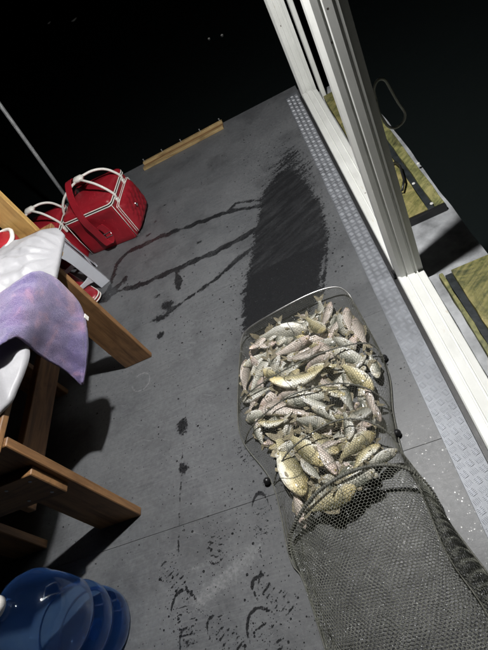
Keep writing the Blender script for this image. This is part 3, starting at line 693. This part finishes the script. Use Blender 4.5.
        st = smooth_open([(x0-.03, D*.45, H*.98), (x0-.02, D*.2, H+.05), (x0-.01, 0, H+.13), (x0, -D*.25, H+.10), (x0+.012, -D*.46, H+.03), (x0+.02, yf-.012, H*.80), (x0+.035, yf-.02, H*.52), (x0+.05, yf-.03, H*.30), (x0+.075, yf-.045, H*.20), (x0+.10, yf-.03, H*.25), (x0+.105, yf-.014, H*.42), (x0+.085, yf-.010, H*.60)], 6)
        mk('shoulder_strap', ribbon(st, (1, 0, .12), .052, .005), M['red'], autos=60)
        m = MB(); xx, zz_ = x0+.10, H*.36; m.tube([(xx-.026, yf-.026, zz_-.012), (xx+.028, yf-.026, zz_-.008), (xx+.026, yf-.02, zz_+.018), (xx-.028, yf-.02, zz_+.014)], .0035, 6, closed=True); mk('buckle', m, M['metal'], smooth=True)
    return t
red_bag((-1.362, 2.965, 0), R(-10), .39, .38, .335, 'square red vinyl bag with quilted pocket, red strap and white handles')
red_bag((-1.765, 2.93, 0), R(-4), .30, .30, .33, 'smaller red bag with white handles behind the plastic stool', full=False)
# flat red cushion with white stripes on the deck behind the table leg
c0, c1 = at(97, 299, .03), at(55, 272, .05)
cd = (c1-c0)[:2]; Lc = np.linalg.norm(cd); cd = cd/Lc; cn = np.array([-cd[1], cd[0]])
cu = thing('red_cushion', 'flat red cushion with white stripe piping on the deck by the table leg', 'cushion', (float(c0[0]), float(c0[1]), 0))
levels = []
base = rbox(Lc, .30, 0, 0, .05)
def place(pts): return [(c0[0]+cd[0]*(Lc/2+x)+cn[0]*(.105+y), c0[1]+cd[1]*(Lc/2+x)+cn[1]*(.105+y)) for x, y in pts]
obj('pad', loft([(place(sc2(base, .95)), .001), (place(base), .012), (place(sc2(base, 1.01)), .03), (place(base), .05), (place(sc2(base, .94)), .062), (place(sc2(base, .5)), .068)]), M['red'], cu, autos=50)
for z, k in ((.022, 1.012), (.042, 1.012)):
    mb = MB(); mb.tube([(x, y, z) for x, y in place(sc2(base, k))], .0045, 6, closed=True); obj('piping', mb, M['white_trim'], cu, smooth=True)
# red padded bag lying on the table behind the white sack
rc = at(2, 250, .80)
rp = thing('red_pouch', 'round red pouch with thick white rim lying behind the white plastic bag', 'pouch', (float(rc[0])-.06, float(rc[1])+.05, .726))
base = rbox(.30, .20, 0, 0, .08); pl = lambda pts: [(rc[0]-.10+x*.94-y*.34, rc[1]+.03+x*.34+y*.94) for x, y in pts]
obj('pad', loft([(pl(sc2(base, .92)), .727), (pl(base), .745), (pl(sc2(base, 1.02)), .775), (pl(base), .80), (pl(sc2(base, .85)), .818), (pl(sc2(base, .4)), .826)]), M['red'], rp, autos=50)
mb = MB(); mb.tube([(x, y, .806) for x, y in pl(base)], .010, 8, closed=True); obj('rim', mb, M['white_trim'], rp, smooth=True)

# ------------------------------------------------------------------ blue water bottle
BC = (-1.305, .455)
wb = thing('water_bottle', 'large ribbed translucent blue water bottle standing on the deck', 'bottle', (BC[0], BC[1], 0))
prof = [(.0,.012),(.06,.010),(.10,.002),(.122,.001),(.132,.010),(.136,.03),(.136,.055),(.130,.066),(.114,.077),(.114,.091),(.130,.102),(.137,.118),(.137,.150),(.130,.164),(.113,.176),(.113,.190),(.130,.202),(.138,.216),(.140,.26),(.140,.30),(.138,.335),(.130,.365),(.112,.392),(.085,.412),(.055,.425),(.034,.432),(.028,.440),(.027,.480),(.031,.482),(.031,.490),(.026,.492)]
mb = MB(); mb.lathe(prof, (BC[0], BC[1], 0), 96, caps=False)
def flute(p):
    x, y, z = p[0]-BC[0], p[1]-BC[1], p[2]; a = math.atan2(y, x)+z*1.2; k = math.exp(-((z-.30)/.07)**2); f = 1-.055*k*max(0, math.cos(4*a))**3+.006*math.sin(3*a+z*30)
    return (BC[0]+x*f, BC[1]+y*f, z)
mb.v = [flute(p) for p in mb.v]
o = obj('vessel', mb, M['bottle'], wb, smooth=True); m_ = o.modifiers.new('s', 'SOLIDIFY'); m_.thickness = .0015; m_.offset = -1
mb = MB(); mb.lathe([(.0,.500),(.030,.500),(.0325,.497),(.0325,.470),(.0318,.470)], (BC[0], BC[1], 0), 28, caps=False); obj('cap', mb, M['white_trim'], wb, smooth=True)

# ------------------------------------------------------------------ keepnet
HO = [
 [(241,353,.004),(241,341,.03),(248,329,.05),(275,312,.075),(310,294,.08),(335,287,.065),(348,293,.035),(355,306,.004)],
 [(239,412,.004),(241,402,.04),(255,388,.08),(290,367,.11),(330,350,.12),(365,343,.09),(380,352,.045),(386,368,.004)],
 [(245,443,.004),(249,431,.045),(262,416,.085),(290,396,.12),(330,384,.13),(360,386,.115),(383,399,.06),(393,417,.004)],
 [(274,484,.004),(278,470,.045),(290,450,.09),(320,428,.13),(345,419,.135),(372,423,.12),(395,440,.07),(408,470,.004)],
 [(291,556,.004),(290,538,.035),(300,514,.075),(320,490,.105),(350,472,.12),(380,465,.12),(410,470,.10),(432,492,.055),(444,518,.004)],
]
NS = 61
def resample(P, n):
    P = np.array(P); d = np.r_[0, np.cumsum(np.linalg.norm(np.diff(P, axis=0), axis=1))]; s = np.linspace(0, d[-1], n)
    return np.stack([np.interp(s, d, P[:, k]) for k in range(3)], -1)
hoops = [resample(smooth_open([at(*p) for p in h], 8), NS) for h in HO]
def sleeve(y, x0, x1, h, skew=0):
    s = np.linspace(0, 1, NS); a = np.pi*(1-s); return np.stack([(x0+x1)/2+(x1-x0)/2*np.cos(a)*(1+.0*s), y-skew*s, .004+h*np.sin(a)**.8], -1)
secs = hoops + [sleeve(.435,-.515,-.015,.085,.05), sleeve(.26,-.49,.025,.06,.03), sleeve(.06,-.47,.03,.05,.02), sleeve(-.20,-.46,.03,.035), sleeve(-.5,-.45,.02,.03)]
SEC = np.array(secs)                                   # (sections, NS, 3)
NSEC = len(SEC)
def cr_sections(t):
    """t in section units (array) -> (len(t), NS, 3)"""
    i = np.clip(t.astype(int), 0, NSEC-2); f = (t-i)[:, None, None]
    p0 = SEC[np.maximum(i-1, 0)]; p1 = SEC[i]; p2 = SEC[i+1]; p3 = SEC[np.minimum(i+2, NSEC-1)]
    q = .5*((2*p1)+(-p0+p2)*f+(2*p0-5*p1+4*p2-p3)*f*f+(-p0+3*p1-3*p2+p3)*f**3)
    sag = 1-.14*np.sin(np.pi*f)*(i < 4)[:, None, None]
    q[..., 2] = np.maximum(q[..., 2]*sag[..., 0], .003); return q
NT_ = 260
tt = np.linspace(0, NSEC-1.001, NT_); GR = cr_sections(tt)
mid = GR[:, NS//2]; ulen = np.r_[0, np.cumsum(np.linalg.norm(np.diff(mid, axis=0), axis=1))]
wlen = np.linalg.norm(np.diff(GR, axis=1), axis=2).sum(1); WM = float(np.median(wlen))
U5 = float(np.interp(4.0, tt, ulen)); UEND = float(ulen[-1])
def surf(u, v):
    """u metres along, v in 0..1 across -> xyz (bilinear on the fine grid)"""
    a = np.interp(u, ulen, np.arange(NT_)); a = np.clip(a, 0, NT_-1.001); i = a.astype(int); fa = (a-i)[:, None]
    b = np.clip(v*(NS-1), 0, NS-1.001); j = b.astype(int); fb = (b-j)[:, None]
    return (GR[i, j]*(1-fa)+GR[i+1, j]*fa)*(1-fb) + (GR[i, j+1]*(1-fa)+GR[i+1, j+1]*fa)*fb
def hexnet(u0, u1, W, cell, rad, warp):
    """honeycomb strands over the surface"""
    a = cell/math.sqrt(3)                     # side of a hexagon
    nu = int((u1-u0)/(1.5*a))+1; nv = int(W/cell)+1
    segs = []
    I, J = np.meshgrid(np.arange(nu), np.arange(nv), indexing='ij')
    cu = u0+I*1.5*a; cv = (J+.5*(I % 2))*cell
    def vert(k): th = math.pi/3*k; return np.stack([cu+a*math.cos(th), cv+a*math.sin(th)], -1).reshape(-1, 2)
    V = [vert(k) for k in range(6)]
    A = np.concatenate([V[0], V[1], V[2]]); B = np.concatenate([V[1], V[2], V[3]])
    ok = (A[:, 1] >= 0) & (A[:, 1] <= W) & (B[:, 1] >= 0) & (B[:, 1] <= W) & (A[:, 0] <= u1) & (B[:, 0] <= u1) & (A[:, 0] >= u0) & (B[:, 0] >= u0)
    A, B = A[ok], B[ok]
    PA, PB = warp(A[:, 0], A[:, 1]/W), warp(B[:, 0], B[:, 1]/W)
    d = PB-PA; d /= np.linalg.norm(d, axis=1)[:, None]+1e-9
    up = np.array([.13, .21, 1.0]); n1 = np.cross(d, up); n1 /= np.linalg.norm(n1, axis=1)[:, None]+1e-9; n2 = np.cross(n1, d)
    vs_ = []
    for Pn in (PA, PB):
        for k in range(3): th = 2*math.pi*k/3+math.pi/2; vs_.append(Pn+(n1*math.cos(th)+n2*math.sin(th))*rad)
    Vv = np.stack(vs_, 1).reshape(-1, 3); o_ = np.arange(len(A))[:, None]*6
    F = np.concatenate([o_+np.array([[k, (k+1) % 3, 3+(k+1) % 3, 3+k]]) for k in range(3)])
    return Vv, F
def nz(P, sc, off):  # cheap smooth noise
    x, y = P[:, 0]*sc+off, P[:, 1]*sc-off; return np.sin(x*1.3+np.sin(y*1.7)*1.4)*np.sin(y*1.1+np.sin(x*.9)*1.7)
def warp_fish(u, v):
    P = surf(u, v); P[:, 2] = np.maximum(P[:, 2]+nz(P, 38, .4)*.004*np.clip(P[:, 2]/.06, 0, 1), .002); return P
def warp_sleeve(u, v):
    P = surf(u, v); k = np.clip((u-U5)/.12, 0, 1); s = np.clip(np.minimum(v, 1-v)/.12, 0, 1)
    P[:, 2] += k*s*(nz(P, 16, 1.1)*.012+nz(P, 34, 2.1)*.006)
    kk = np.clip((u-U5)/.04, 0, 1); P[:, 2] += kk*(np.exp(-((v-.66)/.06)**2)*.018 - np.exp(-((v-.765)/.022)**2)*.045 + np.exp(-((v-.86)/.06)**2)*.05 - np.exp(-((v-.14)/.02)**2)*.022 + np.exp(-((v-.09)/.03)**2)*.012)                 # a lengthwise fold
    P[:, 2] += k*np.exp(-((v-.87)/.06)**2)*.017*np.sin(u*2*np.pi/.034+11*v)  # gathered ripples beside it
    P[:, 2] = np.maximum(P[:, 2], .003); return P
def warp_floor(u, v):
    P = surf(u, v); P[:, 2] = .0035+.002*nz(P, 24, .2)+.0015; return P
kn = thing('keepnet', 'long olive mesh keepnet full of fish lying on the wet deck', 'keepnet', (-.3, 1.0, 0))
def net_part(name, arr, mat='net'):
    V = np.concatenate([a for a, _ in arr]); F = []; o_ = 0
    for a, f in arr: F.append(f+o_); o_ += len(a)
    V = V-np.array([-.3, 1.0, 0]); me = fast_mesh(name, V, np.concatenate(F)); return link(name, me, M[mat], kn)
o = net_part('fish_section_netting', [hexnet(0.0, U5, WM, .0084, .00052, warp_fish)], 'net_dark'); o['kind'] = 'stuff'
o = net_part('sleeve_netting', [hexnet(U5, UEND, WM, .0100, .00078, warp_sleeve)]); o['kind'] = 'stuff'
o = net_part('lower_netting', [hexnet(U5-.04, UEND, WM*.8, .0100, .00055, warp_floor)]); o['kind'] = 'stuff'
def warp_fold(u, v):
    P = warp_sleeve(u, .775+.21*v); e = np.clip(np.minimum(v, 1-v)/.15, 0, 1)
    P[:, 2] += e*(.012+.007*np.sin(u*2*np.pi/.032+4*v))+.004; return P
o = net_part('folded_netting', [hexnet(U5+.05, UEND, WM*.25, .0110, .0007, warp_fold)]); o['kind'] = 'stuff'
uu = np.linspace(U5+.01, UEND-.05, 70); mb = MB(); mb.tube(list(warp_sleeve(uu, np.full(70, .775))+np.array([0, 0, .006])), .0030, 6); obj('crease_shade', mb, M['hoop_dark'], kn, smooth=True)  # dark tube added to draw the dark crease beside the fold
for i, h in enumerate(hoops):
    mb = MB(); pts = list(h)
    mb.tube(pts, .0042 if i == 0 else (.0026 if i < 4 else .0052), 8)
    hp_ = obj('hoop', mb, M['hoop'] if i == 0 else M['hoop_dark'], kn, smooth=True)
    # the net is whipped to the hoop with cord
    m2 = MB(); turns = 46 if i < 4 else 80; N = 8*turns if i in (1,2,3) else 9*turns; s = np.linspace(0, NS-1.001, N)
    P = np.stack([np.interp(s, np.arange(NS), h[:, k]) for k in range(3)], -1); T = np.gradient(P, axis=0); T /= np.linalg.norm(T, axis=1)[:, None]
    n1 = np.cross(T, np.array([.1, 1, .2])); n1 /= np.linalg.norm(n1, axis=1)[:, None]; n2 = np.cross(T, n1); ph = np.linspace(0, 2*np.pi*turns, N)[:, None]
    rr = .0034 if i < 4 else .0062
    m2.tube(P+(n1*np.cos(ph)+n2*np.sin(ph))*rr, .001 if i < 4 else .0021, 4)
    if i: obj('whipping_cord', m2, M['hoop_dark'], hp_)
rng = np.random.RandomState(3); m2 = MB()
for sec, warp, cnt in (((.02, U5), warp_fish, 260), ((U5, U5+.6), warp_sleeve, 620)):
    uu = rng.uniform(sec[0], sec[1], cnt); vv_ = rng.uniform(.06, .94, cnt); PP = warp(uu, vv_)
    for p in PP:
        r_ = rng.uniform(.0007, .0019); x, y_, z = p; z += .0008
        m2.add([(x+r_,y_,z),(x-r_,y_,z),(x,y_+r_,z),(x,y_-r_,z),(x,y_,z+r_),(x,y_,z-r_)], [(0,2,4),(2,1,4),(1,3,4),(3,0,4),(2,0,5),(1,2,5),(3,1,5),(0,3,5)])
o = obj('glint_drops', m2, M['drop'], kn, smooth=True); o['kind'] = 'stuff'  # whitish opaque drops: glints of the wet net put into their colour
# rubber spacer knobs beside the hoops
for (u, v) in ((267,481),(397,433),(384,358)):
    c = at(u, v, .014); mb = MB(); mb.lathe([(.0,-.013),(.009,-.012),(.013,-.006),(.014,0),(.012,.007),(.007,.012),(.0,.013)], (c[0], c[1], .0145), 14, caps=False); obj('rubber_knob', mb, M['rubber'], kn, smooth=True)
# side cord running along the net from hoop to hoop
for side in (0, NS-1):
    pts = [GR[k, side]+np.array([-.004 if side == 0 else .004, 0, .004]) for k in range(0, NT_, 4)]
    mb = MB(); mb.tube(pts, .0028, 6); obj('side_cord', mb, M['hoop_dark'], kn, smooth=True)

# ------------------------------------------------------------------ fish
def fish_mesh(name, depth, thick, bend, mat, fork=.5):
    """unit length 1: snout at x=.5, tail tip at x=-.5; z is the back, y the flank"""
    st = [(.500,.10,.02),(.485,.26,.02),(.455,.42,.015),(.41,.58,.01),(.35,.76,.005),(.27,.92,0),(.17,1.0,0),(.06,.97,0),(-.05,.84,.005),(-.15,.64,.01),(-.23,.45,.012),(-.29,.33,.012),(-.335,.28,.012),(-.36,.30,.012)]
    n = 14; V = []; F = []
    def bx(x): return bend*((x)**2*1.6)
    wid = [.25,.42,.62,.80,.94,1,.98,.90,.76,.56,.38,.26,.18,.12]
    for (x, h, zo), w_ in zip(st, wid):
        hh = h*depth/2; ww = w_*thick/2
        for k in range(n):
            a = 2*math.pi*k/n; cz, cy_ = math.sin(a), math.cos(a)
            z = hh*(abs(cz)**.85)*(1 if cz > 0 else -1)*(1.0 if cz > 0 else .96)+zo*depth
            V.append((x, cy_*ww*(1-.25*max(0, cz))+bx(x), z))
    m = len(st)
    for i in range(m-1):
        for k in range(n): F.append((i*n+k, (i+1)*n+k, (i+1)*n+(k+1)%n, i*n+(k+1)%n))
    F += [tuple(range(n)), tuple((m-1)*n+k for k in range(n))[::-1]]
    nbody = len(F)
    def fin(pts):        # thin two-sided plate
        o_ = len(V); q = len(pts)
        for sgn in (1, -1):
            for (x, y, z) in pts: V.append((x, y+sgn*.004+bx(x), z))
        F.append(tuple(o_+i for i in range(q))); F.append(tuple(o_+q+i for i in range(q))[::-1])
        for i in range(q): F.append((o_+i, o_+q+i, o_+q+(i+1) % q, o_+(i+1) % q))
    d = depth/2
    fin([(-.335,0,d*.26),(-.42,.004,d*.62),(-.50,.010,d*.80),(-.485,.006,d*.45),(-.44,0,.01),(-.40,0,0),(-.345,0,0)])
    fin([(-.345,0,0),(-.40,0,0),(-.44,0,-.01),(-.485,-.006,-d*.42),(-.50,-.010,-d*.76),(-.42,-.004,-d*.58),(-.335,0,-d*.20)])
    fin([(.13,0,d*.96),(.09,0,d*1.36),(.02,.004,d*1.28),(-.08,.006,d*1.05),(-.15,.004,d*.74),(-.16,0,d*.58),(-.02,0,d*.84)])
    fin([(-.12,0,-d*.66),(-.17,.003,-d*1.02),(-.235,.004,-d*.72),(-.24,0,-d*.40)])
    fin([(.07,thick*.12,-d*.90),(.035,thick*.2,-d*1.08),(-.005,thick*.2,-d*1.0),(.01,thick*.1,-d*.86)])
    # pectoral fins on both flanks
    for sgn in (1, -1):
        o_ = len(V); yy = sgn*(thick*.46)
        for (x, y, z) in ((.235,0,-d*.46),(.215,.006,-d*.38),(.155,.013,-d*.46),(.15,.013,-d*.56),(.185,.008,-d*.62)): V.append((x, yy+sgn*y+bx(x), z))
        F.append((o_, o_+1, o_+2, o_+3, o_+4))
    me = bpy.data.meshes.new(name); me.from_pydata(V, [], F); me.update(); me.shade_smooth(); me.set_sharp_from_angle(angle=R(60)); me.materials.append(mat); me.materials.append(M['fin'])
    me.polygons.foreach_set('material_index', np.array([0 if i < nbody else 1 for i in range(len(F))], dtype=np.int32))
    return me, bx
def eye_mesh(r0, r1, mat, name):
    m = MB(); m.lathe([(r0,0),(r1,r1*.35),(r1*.5,r1*.6),(0,r1*.66)], (0,0,0), 10, caps=False); me = bpy.data.meshes.new(name); me.from_pydata(m.v, [], m.f); me.update(); me.shade_smooth(); me.materials.append(mat); return me
IRIS = eye_mesh(.020, .018, M['iris'], 'iris'); PUP = eye_mesh(.0095, .0085, M['eye'], 'pupil')
KINDS = {'g': ('gold_fish', .36, .155, 'golden deep-bodied fish inside the mesh keepnet'),
         's': ('silver_fish', .33, .15, 'silvery grey fish with dark back inside the mesh keepnet'),
         'p': ('pink_fish', .26, .14, 'slim pinkish pale fish inside the mesh keepnet')}
FM = {k: [fish_mesh('fish_body', KINDS[k][1], KINDS[k][2], b, M[KINDS[k][0]]) for b in (-.34, -.08, .14, .40)] for k in KINDS}
GF = GR.reshape(-1, 3)
def arch(x, y):
    d = (GF[:, 0]-x)**2+(GF[:, 1]-y)**2; k = np.argpartition(d, 4)[:4]; return float(GF[k, 2].mean())
eL = np.array(sorted((p[1], p[0]) for p in GR[:, 0])); eR = np.array(sorted((p[1], p[0]) for p in GR[:, -1]))
def clampx(p, m=.035):
    lo, hi = np.interp(p[1], eL[:, 0], eL[:, 1])+m, np.interp(p[1], eR[:, 0], eR[:, 1])-m
    return np.array([min(max(p[0], lo), hi), p[1], p[2]])
SECT = ['between the bare steel hoop and second hoop', 'between the second and third hoops', 'between the third and fourth hoops', 'between the fourth hoop and thick corded hoop']
LOOK = {'g': 'golden fish', 's': 'silvery grey fish', 'p': 'slim pinkish fish'}
def fish_label(kind, c, deep):
    k = int(np.argmin(((GR[:, 10:-10, :2]-np.array([c[0], c[1]]))**2).sum(2).min(1))); q = min(3, int(tt[k]))
    return LOOK[kind]+(' half buried in keepnet ' if deep else ' on top in keepnet ')+SECT[q]
def put_fish(head, tail, L, kind, roll, up=1, var=None, label=None):
    me, bx = FM[kind][random.randrange(4) if var is None else var]
    h, t = Vector(head), Vector(tail); X = (h-t).normalized(); c = (h+t)/2
    z = Vector((0,0,1)); u0 = (z-X*z.dot(X)).normalized(); sd = X.cross(u0)
    Y = u0*math.cos(roll)+sd*math.sin(roll)
    if up < 0: Y = -(u0*math.cos(roll)-sd*math.sin(roll))
    Z = X.cross(Y)
    o = bpy.data.objects.new('fish', me); COL.objects.link(o)
    o.matrix_world = Matrix.Translation(c) @ Matrix(((X.x,Y.x,Z.x),(X.y,Y.y,Z.y),(X.z,Y.z,Z.z))).to_4x4() @ Matrix.Scale(L, 4)
    tag(o, label or KINDS[kind][3], 'fish', 'fish in the keepnet')
    dp, th = KINDS[kind][1], KINDS[kind][2]
    for sgn in (1, -1):
        e = bpy.data.objects.new('eye', IRIS); COL.objects.link(e); e.parent = o
        e.location = (.425, sgn*th*.345+bx(.425), dp*.09); e.rotation_euler = (-sgn*math.pi/2, 0, 0)
        q = bpy.data.objects.new('pupil', PUP); COL.objects.link(q); q.parent = e; q.location = (0, 0, .0075)
    return o
# head pixel, tail pixel, kind, roll, which flank is up -- read off the photograph; height comes from lying under the net
FISH = [
 ((306,328),(256,339),'s',1.0,1), ((310,339),(274,357),'p',.3,1), ((322,350),(285,362),'p',.2,-1), ((272,370),(281,342),'s',.3,1),
 ((246,366),(270,352),'s',.2,-1), ((241,362),(243,394),'p',.4,1), ((277,388),(332,369),'g',.7,1), ((241,401),(271,387),'s',.3,1),
 ((276,397),(305,386),'p',.1,-1), ((288,401),(330,396),'s',.2,-1), ((257,405),(313,412),'p',.3,1), ((326,334),(306,318),'g',.2,1),
 ((331,304),(322,330),'p',.3,-1), ((346,308),(350,333),'p',.2,1), ((354,316),(370,346),'p',.1,1), ((333,350),(372,364),'s',.3,-1),
 ((372,388),(340,362),'g',.15,1), ((309,371),(340,365),'g',.3,-1), ((340,385),(353,412),'s',.2,1), ((368,392),(375,415),'p',.3,-1),
 ((300,393),(330,412),'s',.4,1), ((242,420),(270,411),'s',.3,-1), ((262,427),(293,419),'g',.9,1), ((304,499),(274,430),'g',.25,-1),
 ((323,462),(288,434),'g',.15,1), ((326,424),(294,419),'s',.1,1), ((335,472),(314,437),'p',.2,-1), ((302,461),(322,482),'s',.5,1),
 ((372,431),(336,460),'g',.3,1), ((376,442),(350,470),'g',.6,-1), ((355,489),(306,512),'g',.15,1), ((375,473),(334,489),'s',.1,1),
 ((316,407),(340,422),'s',.8,-1), ((350,420),(382,404),'s',.3,1), ((381,420),(366,395),'p',.4,1), ((289,322),(262,345),'s',.5,-1),
 ((352,348),(330,336),'s',.5,1), ((262,372),(250,398),'s',.2,1), ((380,378),(374,352),'s',.3,-1), ((292,478),(276,452),'s',.3,1),
 ((352,440),(345,410),'s',.4,1), ((395,452),(372,462),'s',.3,1), ((300,330),(318,312),'s',.5,1), ((255,420),(262,446),'s',.3,-1), ((318,448),(340,440),'p',.3,1), ((345,396),(318,386),'g',.3,-1),
]
occ = []
for n_, (hp_, tp_, kd, rl, up_) in enumerate(FISH):
    z = .08
    for _ in range(6):
        c = at((hp_[0]+tp_[0])/2, (hp_[1]+tp_[1])/2, z); z = .6*z+.4*max(.028, arch(c[0], c[1])-.034-.006*(n_ % 3))
    zs = []
    for q in (hp_, tp_):
        zz = z
        for _ in range(4): c = at(q[0], q[1], zz); zz = .5*zz+.5*min(max(.024, arch(c[0], c[1])-.030), z+.02)
        zs.append(max(z-.03, zz))
    H_, T_ = at(hp_[0], hp_[1], zs[0]), at(tp_[0], tp_[1], zs[1])
    L_ = float(np.linalg.norm(H_-T_))*1.1
    kx = {1: random.choice((0,1,2,3))}[1]
    H_, T_ = clampx(H_), clampx(T_)
    if n_ == 23: L_ *= .86
    put_fish(H_, T_, max(.12, min(L_, float(np.linalg.norm(H_-T_))*1.3)), kd, rl*.8+random.uniform(-.2,.2), up_, kx, fish_label(kd, (H_+T_)/2, False))
# the fish lower down in the heap, glimpsed between the others
k = 0; tries = 0
while k < 120 and tries < 3000:
    tries += 1
    s_ = random.uniform(.12, .88); u_ = random.uniform(.06, U5-.015)
    P = surf(np.array([u_]), np.array([s_]))[0]
    if P[2] < .05: continue
    z = random.uniform(.028, max(.03, P[2]-.052)); a = random.gauss(0, .9) + (math.pi if random.random() < .5 else 0); L_ = random.uniform(.13, .18)
    d = np.array([math.cos(a), math.sin(a), random.uniform(-.12,.12)])*L_/2; c = np.array([P[0], P[1]-.02, z]); A, B = c+d, c-d
    if any(arch(q[0], q[1]) < max(.02, q[2]+.012) or q[2] < .015 for q in (A, B)): continue
    if any(abs(clampx(q, .045)[0]-q[0]) > 1e-6 for q in (A, B)): continue
    kd = random.choice('gsssppp'); put_fish(A, B, L_, kd, random.uniform(-.5,.5), random.choice((1,-1)), None, fish_label(kd, c, True)); k += 1

# ------------------------------------------------------------------ foam flecks on the dark water
for (u, v, s) in ((49,23,.05),(74,20,.07),(209,39,.011),(222,35.5,.012)):
    p = at(u, v, -.42); mb = MB(); vv = []
    pr = [(.3,.0),(1,.004),(.8,.012),(.3,.018)]
    for r_, z in pr:
        for q in range(9): a = 2*math.pi*q/9; rr = s*r_*(1+.35*math.sin(q*2.3+u)); vv.append((p[0]+rr*math.cos(a)*1.3, p[1]+rr*math.sin(a), -.421+z))
    mb.add(vv, [(i*9+q, i*9+(q+1)%9, (i+1)*9+(q+1)%9, (i+1)*9+q) for i in range(3) for q in range(9)]+[tuple(range(9))[::-1], tuple(27+q for q in range(9))])
    tag(obj('foam_fleck', mb, M['foam'], smooth=True, origin=tuple(p)), 'tiny white fleck of foam floating on the black water', 'foam', 'foam flecks on the water')
SC.render.engine = 'CYCLES'
